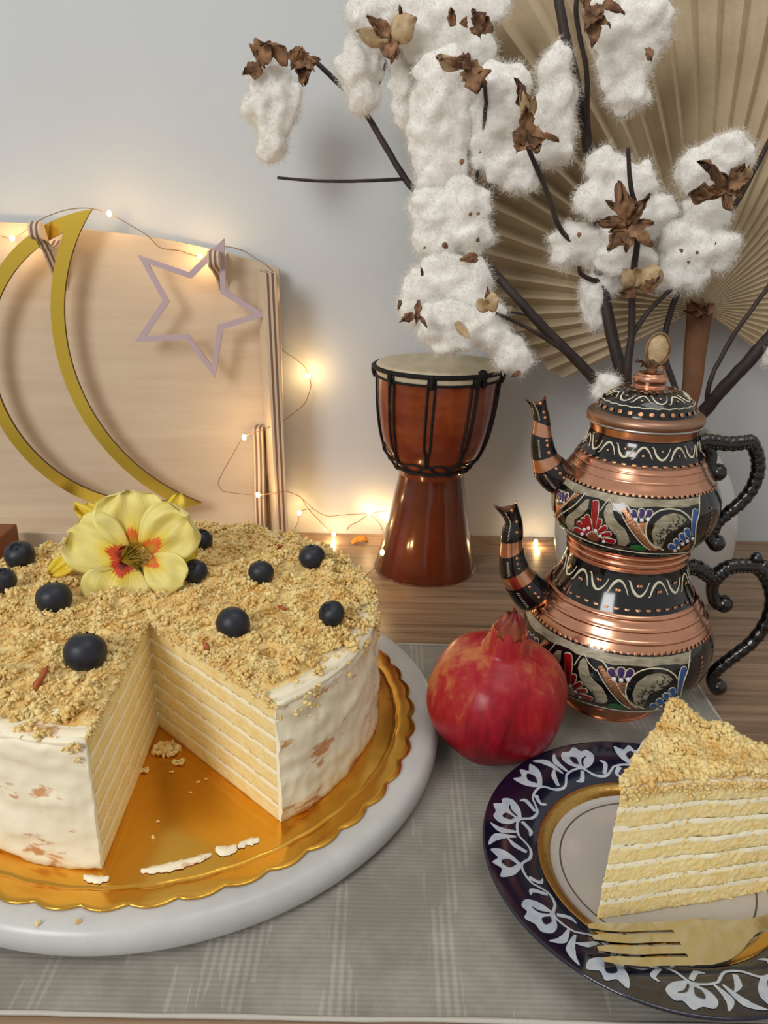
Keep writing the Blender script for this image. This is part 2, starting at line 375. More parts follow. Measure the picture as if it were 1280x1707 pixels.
# nasturtium petals: veins radiate from an orange blotch at the base (the flower's own colouring)
def petal_mat(name, edge, mid, blotch, dark, bend):
    m = mat(name, edge, .5, sss=.35, sssr=(.004, .004, .001)); N, L, B = nodes(m)
    uv = N.new('ShaderNodeUVMap'); s = N.new('ShaderNodeSeparateXYZ'); L.new(uv.outputs[0], s.inputs[0])
    mp = N.new('ShaderNodeMapping'); mp.inputs['Scale'].default_value = (1.0, 26, 1); L.new(uv.outputs[0], mp.inputs[0])
    n = N.new('ShaderNodeTexNoise'); n.inputs['Scale'].default_value = 1; n.inputs['Detail'].default_value = 2; L.new(mp.outputs[0], n.inputs['Vector'])
    c = mth('ABSOLUTE', mth('SUBTRACT', s.outputs[1], .5, N, L), None, N, L)
    t = mth('ADD', mth('ADD', s.outputs[0], mth('MULTIPLY', c, bend, N, L), N, L), mth('MULTIPLY', mth('SUBTRACT', n.outputs[0], .5, N, L), .32, N, L), N, L)
    r = N.new('ShaderNodeValToRGB'); e = r.color_ramp.elements
    e[0].position = .10; e[0].color = dark; e[1].position = 1; e[1].color = edge
    for p_, c_ in ((.20, blotch), (.30, blotch), (.345, mid), (.62, edge)):
        x = e.new(p_); x.color = c_
    L.new(t, r.inputs[0]); L.new(r.outputs[0], B.inputs['Base Color'])
    bp = N.new('ShaderNodeBump'); bp.inputs['Strength'].default_value = .5; bp.inputs['Distance'].default_value = .001; L.new(n.outputs[0], bp.inputs['Height']); L.new(bp.outputs[0], B.inputs['Normal'])
    return m
Y1, Y2, OR, DK = srgb(240, 226, 130), srgb(236, 204, 60), srgb(232, 96, 20), srgb(110, 16, 14)
M_pet = petal_mat('pale_yellow_petal', Y1, Y2, OR, srgb(200, 150, 30), .9)
M_petd = petal_mat('red_throated_petal', Y1, Y2, srgb(206, 56, 18), DK, .8)
M_petb = mat('deep_yellow_petal', srgb(232, 200, 48), .5, sss=.3, sssr=(.004, .004, .001), col2=srgb(240, 214, 80), nscale=60)
M_stamen = mat('olive_filament', srgb(150, 122, 24), .6)
M_throat = mat('dark_throat', srgb(96, 60, 20), .7)

# ---------------------------------------------------------------- setting
WALL_Y = .742
o = MB().add(*boxm((-2.2, WALL_Y, -.8), (2.2, WALL_Y+.05, 1.9))).build('wall_back', M_wall, smooth=False); struct(o)
o = MB().add(*boxm((-2.2, -2.6, -.85), (2.2, WALL_Y+.05, -.80))).build('floor', MATS['oak_laminate'], smooth=False); struct(o)
o = MB().add(*boxm((-1.3, .185, -.03), (1.3, WALL_Y, 0), .0015)).build('table', M_table, smooth=False)
tag(o, 'brown oak-grained table top pushed against the white wall', 'table')

# ---------------------------------------------------------------- cloth runner
CL = .0014
def cloth():
    nx, ny = 90, 40; x0, x1, y0, y1 = -.75, .2225, .2185, .514
    vs = []; fs = []
    for i in range(nx+1):
        for j in range(ny+1):
            x = x0+(x1-x0)*i/nx; y = y0+(y1-y0)*j/ny
            y += .0012*nz((x*14, 0, 3)) * (1 if j in (0, ny) else .3)
            vs.append((x, y, CL+.00025*nz((x*30, y*30, 0))))
    n = len(vs)
    for i in range(nx):
        for j in range(ny):
            a = i*(ny+1)+j; fs.append((a, a+ny+1, a+ny+2, a+1))
    rt = thing('table_runner', (-.2, .36, .0), 'grey and white ikat-patterned cloth runner spread over the table top', 'cloth')
    w = MB().add(vs, fs); w.add([(v[0], v[1], .0002) for v in vs], [tuple(reversed(f)) for f in fs]).build('fabric', M_cloth, rt)
    h = MB()
    for pts in ([(x0+(x1-x0)*k/90, y0+.0012*nz(((x0+(x1-x0)*k/90)*14, 0, 3)), .0012) for k in range(91)],
                [(x0+(x1-x0)*k/60, y1+.0012*nz(((x0+(x1-x0)*k/60)*14, 0, 3)), .0012) for k in range(61)],
                [(x1, y0+(y1-y0)*k/30, .0012) for k in range(31)]):
        h.add(*tube(pts, .0011, 6, jit=.15))
    h.build('hem', M_hem, rt)['label'] = 'pale rolled hem'
cloth()

# ---------------------------------------------------------------- marble board, gold card
BC = (-.128, .404)
mb = MB().add(*lathe([(0, 0), (.157, 0), (.1615, .0012), (.1638, .0045), (.1642, .010), (.1632, .0145), (.1600, .0168), (.155, .0172), (0, .0172)], 160, (BC[0], BC[1], CL+.0004)))
o = mb.build('marble_board', M_marble); tag(o, 'thick round white marble serving board under the gold cake card', 'serving board')
BZ = CL+.0004+.0172
GC = (-.1265, .3985); GZ = BZ+.0003
def goldr(a, r, z):
    k = max(0, (r-.125)/.022); s = abs(sin(a*22+.4))**.8; k = k**2; return r+k*(.0028*s-.0028), z+.0003*k*nz((cos(a)*6, sin(a)*6, 0))
prof = [(0, 0), (.06, 0), (.10, 0), (.1342, 0), (.1352, -.0002), (.1360, -.0007), (.1368, -.0007), (.1376, -.0002), (.139, 0), (.1415, .0001), (.1445, .0001), (.1476, .0000), (.1480, -.0003)]
o = MB().add(*lathe([(r_, z_+.0012) for r_, z_ in prof]+[(.1480, .0002), (.13, 0), (0, 0)], 396, (GC[0], GC[1], GZ), fn=goldr)).build('cake_card', M_gold)
tag(o, 'gold foil cake card with scalloped edge on the marble board', 'cake board')
CZ = GZ+.0014   # top of the card

# ---------------------------------------------------------------- the cake
CC = (-.131, .402); CR = .1285
APEX = (-.1305, .381); PR = (-.0455, .3010); PL = (-.1262, .2735)
def ang(p): return atan2(p[1]-CC[1], p[0]-CC[0])
AR, AL = ang(PR), ang(PL)          # notch from AL to AR (through -y); cake fills AR -> AL+2pi
def pac(R, na=110, ncut=90, inset=0):
    """outline of the cake: apex -> along right cut -> arc -> back along the left cut"""
    pts = []
    r_ = Vector((CC[0]+R*cos(AR), CC[1]+R*sin(AR))); l_ = Vector((CC[0]+R*cos(AL), CC[1]+R*sin(AL))); ap = Vector(APEX)
    for k in range(ncut): pts.append(ap.lerp(r_, k/ncut))
    a1 = AL+2*pi
    for k in range(na+1): a = AR+(a1-AR)*k/na; pts.append(Vector((CC[0]+R*cos(a), CC[1]+R*sin(a))))
    for k in range(1, ncut): pts.append(l_.lerp(ap, k/ncut))
    return pts
def slab(outline, z0, z1, cen, amp, seed, rows=3, sag=None, fr=260, bias=0):
    """layer with a rough side; cen = star centre for the top cap"""
    vs = []; fs = []; n = len(outline); cen = Vector(cen)
    for r_ in range(rows+1):
        z = z0+(z1-z0)*r_/rows
        for p in outline:
            q = Vector(p); d = (q-cen); d = d.normalized() if d.length > 1e-6 else d
            k = amp*nz((q.x*fr, q.y*fr, z*fr+seed))+.0004*nz((q.x*70, q.y*70, 3.3))
            bul = .00012*sin(pi*r_/rows)
            q2 = q+d*(k+bul+bias); dz = sag(q) if sag else 0
            vs.append((q2.x, q2.y, z+dz))
    for r_ in range(rows):
        for i in range(n):
            j = (i+1) % n; fs.append((r_*n+i, r_*n+j, (r_+1)*n+j, (r_+1)*n+i))
    return vs, fs, n
def cake():
    rt = thing('layer_cake', (CC[0], CC[1], CZ), 'large cream-frosted layer cake with a wedge cut out and crumb topping', 'cake')
    NS = 7; H = .0675; tc_ = .0016; ts = (H-tc_*(NS-1))/NS; z = CZ
    out = pac(CR-.003)
    def wavy(seed): return lambda q: .0008*nz((q.x*25, q.y*25, seed*3.1))
    cen = (CC[0]-.02, CC[1]+.03)
    for i in range(NS):
        vs, fs, n = slab(out, z-.0002, z+ts+.0002, cen, .0005, 3, 6, wavy(0), 520)
        rows = 6; c0 = len(vs)
        vs = list(vs)+[(CC[0]-.01, CC[1]+.06, z), (CC[0]-.01, CC[1]+.06, z+ts)]
        for k in range(n):
            j = (k+1) % n; fs.append((c0, j, k)); fs.append((c0+1, rows*n+k, rows*n+j))
        o = MB().add(vs, fs).build('sponge_layer', M_sponge, rt)
        z += ts
        if i < NS-1:
            vs, fs, n = slab(out, z-.0006, z+tc_+.0005, cen, .0006, 50+i*3.3, 4, wavy(0), 150, .0001)
            o = MB().add(vs, fs).build('cream_layer', M_cream, rt); o['label'] = 'pale cream filling between sponge layers'
            z += tc_
    TOP = z
    # frosting wall: a thick band, knife strokes
    a1 = AL+2*pi
    def fr(a, r_, zz):
        zs = zz+.010*nz((a*1.5, 1, 1)); d = .0022*nz((cos(a)*4, sin(a)*4, zs*80))+.0018*nz((cos(a)*9, sin(a)*9, zs*170+5))+.0005*nz((cos(a)*34, sin(a)*34, zs*150+a*3))
        if r_ > CR-.003: return r_+d, zz+(.001*nz((a*9, 2, 0)) if zz > .06 else (.0014*abs(nz((a*20, 2, 5))) if zz < .001 else 0))
        return r_, zz
    pr = [(CR-.0035, 0)]+[(CR+.0008-.0014*(k/24), H*.955*k/24) for k in range(25)]+[(CR-.0010, H*.985), (CR-.0022, H*1.012), (CR-.0042, H*1.030), (CR-.0070, H*1.038), (CR-.0100, H*1.030)]
    o = MB().add(*lathe(pr, 520, (CC[0], CC[1], CZ), AR+.002, a1-.002, fr)).build('frosting', M_frost, rt); o['label'] = 'white cream frosting spread round the side'
    m = MB()   # frosting cut edges
    for a in (AR+.002, a1-.002):
        vs = []; fs = []
        for (r_, zz) in pr[1:]:
            rr, z2 = fr(a, r_, zz); vs += [(CC[0]+(rr-.0046)*cos(a), CC[1]+(rr-.0046)*sin(a), CZ+z2), (CC[0]+rr*cos(a), CC[1]+rr*sin(a), CZ+z2)]
        for k in range(len(pr)-2): fs.append((2*k, 2*k+1, 2*k+3, 2*k+2))
        m.add(vs, fs)
    o = m.build('frosting_cut_edge', M_cream, rt); o['kind'] = 'stuff'
    # top cream
    o2 = pac(CR-.0006); vs, fs, n = slab(o2, TOP-.0004, TOP+.0018, cen, .0004, 91, 2, None, 100)
    c0 = len(vs); vs = list(vs)+[(CC[0]-.01, CC[1]+.06, TOP+.0018)]
    for k in range(n): fs.append((c0, 2*n+k, 2*n+(k+1) % n))
    MB().add(vs, fs).build('top_cream', M_frost, rt)
    # crumb topping: countless crumbs
    def inside(x, y, R=CR-.001, mrg=.0008):
        a = atan2(y-CC[1], x-CC[0]); r_ = hypot(x-CC[0], y-CC[1])
        if r_ > R: return False
        # in notch?  between the rays apex->PR and apex->PL
        px, py = x-APEX[0], y-APEX[1]
        def cr(ax, ay, bx, by): return ax*by-ay*bx
        rx, ry = PR[0]-APEX[0], PR[1]-APEX[1]; lx, ly = PL[0]-APEX[0], PL[1]-APEX[1]
        nr = cr(rx, ry, px, py)/hypot(rx, ry); nl = cr(lx, ly, px, py)/hypot(lx, ly)
        return not (nr < mrg and nl > -mrg)
    P = []; R = []
    def hgt(x, y):
        return .0022+.0042*(nz((x*42, y*42, 1))+.35)+.0034*nz((x*105, y*105, 7))
    def bare(x, y, a):
        f_ = max(0, min(1, (CC[1]-.02-y)/.05)); b_ = .0004+.0016*nz((cos(a)*12, sin(a)*12, 4))
        return b_+f_*(.010+.012*max(0, nz((cos(a)*2.2+4, sin(a)*2.2, 2))+.12))
    nclump = 0
    while nclump < 2300:          # clumps of crumb: a handful of lumps stuck together
        a = random.uniform(0, 2*pi); r_ = CR*sqrt(random.random()); x = CC[0]+r_*cos(a); y = CC[1]+r_*sin(a)
        if not inside(x, y, mrg=.0012): continue
        if CR-r_ < bare(x, y, a) and random.random() > .06: continue
        nclump += 1
        sz = .0014+.0034*random.random()**2.0; h = max(.0004, hgt(x, y))*min(1, (CR-r_)/.010+.3)*random.uniform(.6, 1.15)
        for q in range(int(8+sz*6200)):
            d = Vector((random.gauss(0, 1), random.gauss(0, 1), random.gauss(0, .8))).normalized()*sz*random.uniform(.25, .95)
            if not inside(x+d.x, y+d.y, CR): continue
            P.append((x+d.x, y+d.y, TOP+.0012+h+d.z*.9)); R.append(sz*random.uniform(.16, .40))
    tries = 0
    while tries < 9000:
        tries += 1
        a = random.uniform(0, 2*pi); r_ = CR*sqrt(random.random()); x = CC[0]+r_*cos(a); y = CC[1]+r_*sin(a)
        if not inside(x, y): continue
        if CR-r_ < bare(x, y, a)*.8 and random.random() > .08: continue
        h = max(.0005, hgt(x, y))*min(1, (CR-r_)/.018+.25); P.append((x, y, TOP+.0016+h*random.random()**.45)); R.append(.0004+.0010*random.random()**1.6)
    for k in range(1100):
        a = random.uniform(AR, a1); rr = CR+.0008; dz = abs(random.gauss(0, .0065))
        if nz((a*6, 5, 5)) < .05: continue
        P.append((CC[0]+rr*cos(a), CC[1]+rr*sin(a), TOP+.0025-dz)); R.append(.0004+.0010*random.random())
    for k in range(700):          # along the rims of the cut
        t = random.random(); q = Vector(APEX).lerp(Vector(PR if k % 2 else PL), t*.97)+Vector((random.gauss(0, .0006), random.gauss(0, .0006)))
        P.append((q.x, q.y, TOP+.002+random.gauss(0, .0012))); R.append(.0004+.0008*random.random())
    mb = MB(); scatter(mb, np.array(P), np.array(R), 1, .35, .33)
    # base mass under the crumbs
    vs = []; fs = []; na, nr = 200, 44; idx = {}
    for i in range(nr+1):
        for j in range(na+1):
            a = AR+(a1-AR)*j/na; t = (i/nr)
            rim = Vector((CC[0]+(CR-.010)*cos(a), CC[1]+(CR-.010)*sin(a)))
            q = Vector(APEX).lerp(rim, t); e_ = (1-t)
            c_ = min(1, e_*8, min(j, na-j)/na*60+.25)
            vs.append((q.x, q.y, TOP+.0014+max(0, hgt(q.x, q.y))*c_*.75))
    for i in range(nr):
        for j in range(na):
            b = i*(na+1)+j; fs.append((b, b+na+1, b+na+2, b+1))
    mb.add(vs, fs)
    o = mb.build('crumb_topping', M_crumb, rt, smooth=True); o['kind'] = 'stuff'
    return rt, TOP, hgt
CAKE, TOP, HG = cake()

# toasted slivers on the cake
def sliver(px, py, l, wd, rot, label, z=None):
    c = atZ(px, py, z or TOP+.007); d = Vector((cos(rot), sin(rot)*.8, sin(rot)*.5)).normalized()
    mb = MB().add(*tube([c-d*l/2, c-d*l*.2+Vector((0, 0, .0004)), c+d*l*.2+Vector((0, 0, .0004)), c+d*l/2], [wd*.3, wd*.6, wd*.55, wd*.2], 8, jit=.1))
    tag(mb.build('nut_sliver', M_nut), label, 'nut')
sliver(68, 1132, .014, .0032, 1.35, 'long reddish-brown nut sliver on the crumbs at the front left of the cake')
sliver(343, 1077, .006, .0024, 2.2, 'small brown nut sliver beside the right edge of the cut')
sliver(462, 912, .008, .0026, .3, 'brown nut sliver at the back edge of the cake top', TOP+.005)
sliver(470, 1014, .006, .002, 2.6, 'tiny brown nut sliver in the crumbs right of the front blueberries')

# blueberries
def berry():
    rt = thing('blueberry', (0, 0, 0), '', 'blueberry', 'blueberries on the cake')
    def fn(a, r_, z): return r_*(1+.02*sin(5*a)*(z > .5)), z
    pr = [(0, -.92), (.3, -.88), (.62, -.72), (.88, -.42), (1, 0), (.95, .32), (.80, .60), (.56, .80), (.36, .88), (.30, .89), (.25, .83), (0, .78)]
    MB().add(*lathe(smooth_prof(pr, 4), 36, fn=fn)).build('skin', M_berry, rt)
    m = MB()
    for k in range(5):
        a = 2*pi*k/5; d = Vector((cos(a), sin(a), 0))
        v, f, u = leaf(d*.18+Vector((0, 0, .84)), d*.42+Vector((0, 0, .96)), Vector((0, 0, 1)), .26, lambda u: (1-u)**.6, nu=4, nv=4, thick=.03); m.add(v, f)
    m.build('berry_crown', M_berryd, rt); return rt
proto = berry(); first = True
BER = [(90, 998, .0100, 'front blueberry left of the yellow flower, standing proud of the crumbs', (.5, -.3)), (142, 1088, .0105, 'largest blueberry, near the front left of the cut wedge', (.2, .6)),
       (388, 1040, .0093, 'blueberry beside the right edge of the cut, its star-shaped crown turned to us', (-1.25, .15)), (325, 953, .0078, 'blueberry touching the right lower petal of the yellow flower', (.4, .5)),
       (335, 900, .0078, 'blueberry half hidden behind the right side of the yellow flower', (.3, .3)), (435, 955, .0080, 'blueberry alone in the middle of the cake\'s right half', (.5, .2)),
       (520, 929, .0086, 'blueberry at the back right rim of the cake, against the table', (.2, .2)), (553, 1023, .0074, 'blueberry at the far right rim of the cake above the bare frosting', (.6, .4)),
       (33, 925, .0094, 'blueberry at the back left of the cake, below the wooden panel', (.2, .4)), (4, 968, .0080, 'blueberry cut by the left border of the photo', (.1, .3))]
for i, (px, py, r_, lab, (rx, ry)) in enumerate(BER):
    if first: b = proto; first = False
    else:
        b = proto.copy(); COL.objects.link(b)
        for ch in proto.children:
            c = ch.copy(); COL.objects.link(c); c.parent = b
    p = atZ(px, py, TOP+.010); b.location = p; b.scale = (r_,)*3; b.rotation_euler = (rx*-1, ry, i*1.3); b['label'] = lab

# loose cake crumbs on the gold card in the wedge, cream smears
def crumb_clump(px, py, n, spread, label, s=.0016, z=None):
    z = CZ if z is None else z
    c = atZ(px, py, z); P = []; R = []
    for k in range(n):
        a = random.uniform(0, 2*pi); d = spread*random.random()**.7; rr = s*random.uniform(.5, 1.2)
        P.append((c.x+d*cos(a), c.y+d*sin(a)*.8, z+rr*.7+max(0, (spread-d))*.25*random.random())); R.append(rr)
    m = MB(); scatter(m, np.array(P), np.array(R), 1, .35, .33)
    return tag(m.build('cake_crumb', M_crumb, smooth=False), label, 'crumb')
crumb_clump(276, 1252, 70, .0075, 'largest loose cake crumb lying deep in the cut wedge')
crumb_clump(240, 1286, 14, .0024, 'small loose crumb at the foot of the left cut face', .001)
crumb_clump(298, 1272, 18, .0030, 'loose crumb beside the largest crumb in the wedge', .001)
for (px, py, lab) in [(330, 1305, 'tiny crumb in the middle of the wedge, left one of a close pair'), (344, 1300, 'tiny crumb in the middle of the wedge, right one of a close pair'), (317, 1322, 'tiny crumb just in front of the close pair of crumbs on the gold card'),
                      (263, 1370, 'tiny crumb nearest the left cut face on the open gold card'), (257, 1397, 'tiny crumb behind the longest cream smear'), (286, 1288, 'tiny crumb just in front of the largest crumb in the wedge'), (415, 1315, 'tiny crumb at the foot of the right cut face')]:
    crumb_clump(px, py, 5, .0008, lab, .0006)['group'] = 'tiny crumbs on the gold card'
crumb_clump(605, 1205, 22, .0028, 'crumb stuck to the right side of the white frosting', .0012, .034)
for (px, py, lab) in ((62, 1540, 'left one of two pale crumbs on the marble in front of the gold card'), (130, 1538, 'right one of two pale crumbs on the marble in front of the gold card')):
    crumb_clump(px, py, 6, .0009, lab, .0007, BZ)['group'] = 'crumbs on the marble board'
def smear(pts, wd, label):
    P = [atZ(x, y, CZ+.0006) for x, y in pts]; P = spline(P, 6)
    m = MB(); n = len(P); vs = []; fs = []
    for i, p in enumerate(P):
        t = (P[min(i+1, n-1)]-P[max(i-1, 0)]).normalized(); s_ = Vector((-t.y, t.x, 0)); k = sin(pi*(i+.3)/(n-.4))**.5*(1+.6*nz((i*.7, 3, wd*999)))
        for q, h in ((-1, -.0005), (-.7, .0006), (-.2, .0014), (.3, .0010), (.75, .0008), (1, -.0005)): vs.append(p+s_*wd*k*q*.5+Vector((0, 0, h*(.6+.8*abs(nz((i*1.1, q*5, 0)))))))
    for i in range(n-1):
        for j in range(5): fs.append((i*6+j, i*6+j+1, i*6+j+7, i*6+j+6))
    tag(m.add(vs, fs).build('cream_smear', M_frost), label, 'cream')
smear([(235, 1452), (270, 1447), (310, 1438), (352, 1424)], .005, 'longest smear of cream on the gold card at the wedge mouth')
smear([(360, 1414), (378, 1418), (394, 1411)], .006, 'short thick smear of cream in the middle of the three')
smear([(396, 1412), (412, 1404), (432, 1400)], .0045, 'short smear of cream nearest the right cut corner')
smear([(140, 1461), (160, 1466), (182, 1464)], .004, 'dab of cream at the foot of the left cut corner')

# ---------------------------------------------------------------- nasturtium
def flower():
    c0 = atZ(222, 930, TOP+.022); Yc = c0.y
    nrm = (CAM-c0).normalized()
    def fp(px, py, dy=0): return atY(px, py, Yc+dy)
    rt = thing('nasturtium', atZ(225, 985, TOP+.006), 'pale yellow nasturtium bloom with orange-red throat lying on top of the cake', 'flower')
    k = Yc/F_PX*1.06
    fan = lambda u: .16+.84*sin(pi*min(1, .08+u*.72))**.9 if u < .9 else (.16+.84*sin(pi*(.08+.9*.72))**.9)*sqrt(max(0, 1-((u-.9)/.1)**2))*.96+.02
    def pet(name, m, b, t, w_, sd, **kw):
        mb = MB(); add_leaf(mb, fp(*b), fp(*t), nrm, w_*k, fan, nu=20, nv=20, thick=.0003, seed=sd, **kw); o = mb.build(name, m, rt); return o
    pet('petal', M_petb, (235, 915, .010), (124, 838, .022), 40, 1.1, curl=.1, ruffle=.14)
    pet('petal', M_petb, (140, 920, .008), (82, 958, .004), 34, 2.1, curl=.14, ruffle=.12)
    pet('petal', M_petb, (150, 905, .008), (128, 950, .004), 36, 3.3, curl=.1, ruffle=.12)
    pet('petal', M_petb, (270, 900, .012), (303, 820, .022), 34, 3.1, curl=.1, ruffle=.14)
    pet('petal', M_petb, (265, 920, .010), (332, 906, .014), 62, 4.1, curl=.1, ruffle=.12)
    pet('petal', M_petb, (225, 900, .012), (158, 838, .018), 44, 6.1, curl=.1, ruffle=.14)
    pet('petal', M_pet, (222, 908, .006), (212, 816, .012), 122, 5.2, curl=-.06, cup=.10, ruffle=.19)
    pet('petal', M_pet, (246, 918, .003), (316, 858, .006), 108, 6.7, curl=-.05, cup=.12, ruffle=.2)
    pet('petal', M_petd, (206, 928, .001), (112, 884, .000), 108, 7.4, curl=.05, cup=.12, ruffle=.19)
    pet('petal', M_pet, (248, 934, .000), (306, 976, -.008), 72, 8.3, curl=.04, cup=.14, ruffle=.14)
    pet('petal', M_petd, (205, 940, -.002), (184, 1014, -.014), 116, 9.6, curl=.06, cup=.10, ruffle=.16)
    m = MB(); m.add(*tube([fp(226, 925, .012), fp(222, 928, .004), fp(214, 932, -.001)], [.001, .005, .0085], 14, caps=False)); m.build('throat', M_throat, rt)
    m = MB()
    for q in range(90):
        a = random.uniform(-1.2, 1.9); l_ = random.uniform(16, 44); b = fp(206+random.uniform(-6, 8), 934+random.uniform(-5, 4), .001)
        e_ = fp(208+l_*cos(a*.8), 930-l_*.8*sin(a*.9)*.9, -.004+random.uniform(-.003, .003)); mid = (b+e_)/2+Vector((0, -.002, .001))*random.uniform(.2, 1.4)
        m.add(*tube(spline([b, mid, e_], 3), [.0004, .0003, .00012], 4))
    m.build('filaments', M_stamen, rt)['kind'] = 'stuff'
    MB().add(*tube(spline([fp(226, 925, .012), fp(235, 950, .016), atZ(250, 975, TOP+.004)], 4), .0012, 8)).build('stalk', M_egreen, rt)
flower()

# ---------------------------------------------------------------- pomegranate
def pomegranate():
    py0 = 1166; c = atZ(828, py0, .0425); r_ = 117.5/F_PX*((c-CAM).dot(FWD)); 
    cz = c.z; H = cz-CL; c = Vector((c.x+.0008, c.y+.007, CL))
    rt = thing('pomegranate', c, 'ripe red pomegranate with a short crown beside the blue plate', 'pomegranate')
    tilt = Matrix.Rotation(radians(4), 3, 'Y') @ Matrix.Rotation(radians(7), 3, 'X')
    R = r_*.985
    pr = [(0, -.90), (.18, -.905), (.45, -.83), (.74, -.62), (.94, -.28), (1.0, .06), (.955, .36), (.80, .64), (.58, .80), (.42, .875), (.345, .92), (.31, 1.00), (.27, 1.14), (.225, 1.28)]
    def fn(a, q, z): return q*(1+.022*sin(6*a+.5)*min(1, q*1.3)+.018*sin(2*a+1)), z
    vs, fs = lathe([(q, z) for q, z in smooth_prof(pr, 6)], 96, fn=fn)
    mv = lambda v: c+Vector((0, 0, .905*R)) + tilt @ (Vector(v)*R)
    V = [mv(v) for v in vs]; dz = min(v.z for v in V)-CL; V = [v-Vector((0, 0, dz-.0001)) for v in V]
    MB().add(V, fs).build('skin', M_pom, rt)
    m = MB()
    for k in range(6):
        a = 2*pi*k/6+.35; d = Vector((cos(a), sin(a), 0)); s_ = 1.15 if k % 2 else 1
        b = mv(d*.235+Vector((0, 0, 1.22)))-Vector((0, 0, dz)); t = mv(d*.06+Vector((0, 0, 1.66 if k == 4 else 1.46*s_/1.08)))-Vector((0, 0, dz))
        v, f, u = leaf(b, t, mv(d*2)-mv(Vector()),   .36*R, lambda u: (1-u**1.2)*1.0+.02, curl=.06, cup=-.25, nu=10, nv=8, thick=.0012, ruffle=.15, seed=k); m.add(v, f)
    m.add(*tube([mv((0, 0, .88))-Vector((0, 0, dz)), mv((0, 0, 1.28))-Vector((0, 0, dz))], [.19*R, .12*R], 16))
    m.build('calyx', M_calyx, rt)
pomegranate()

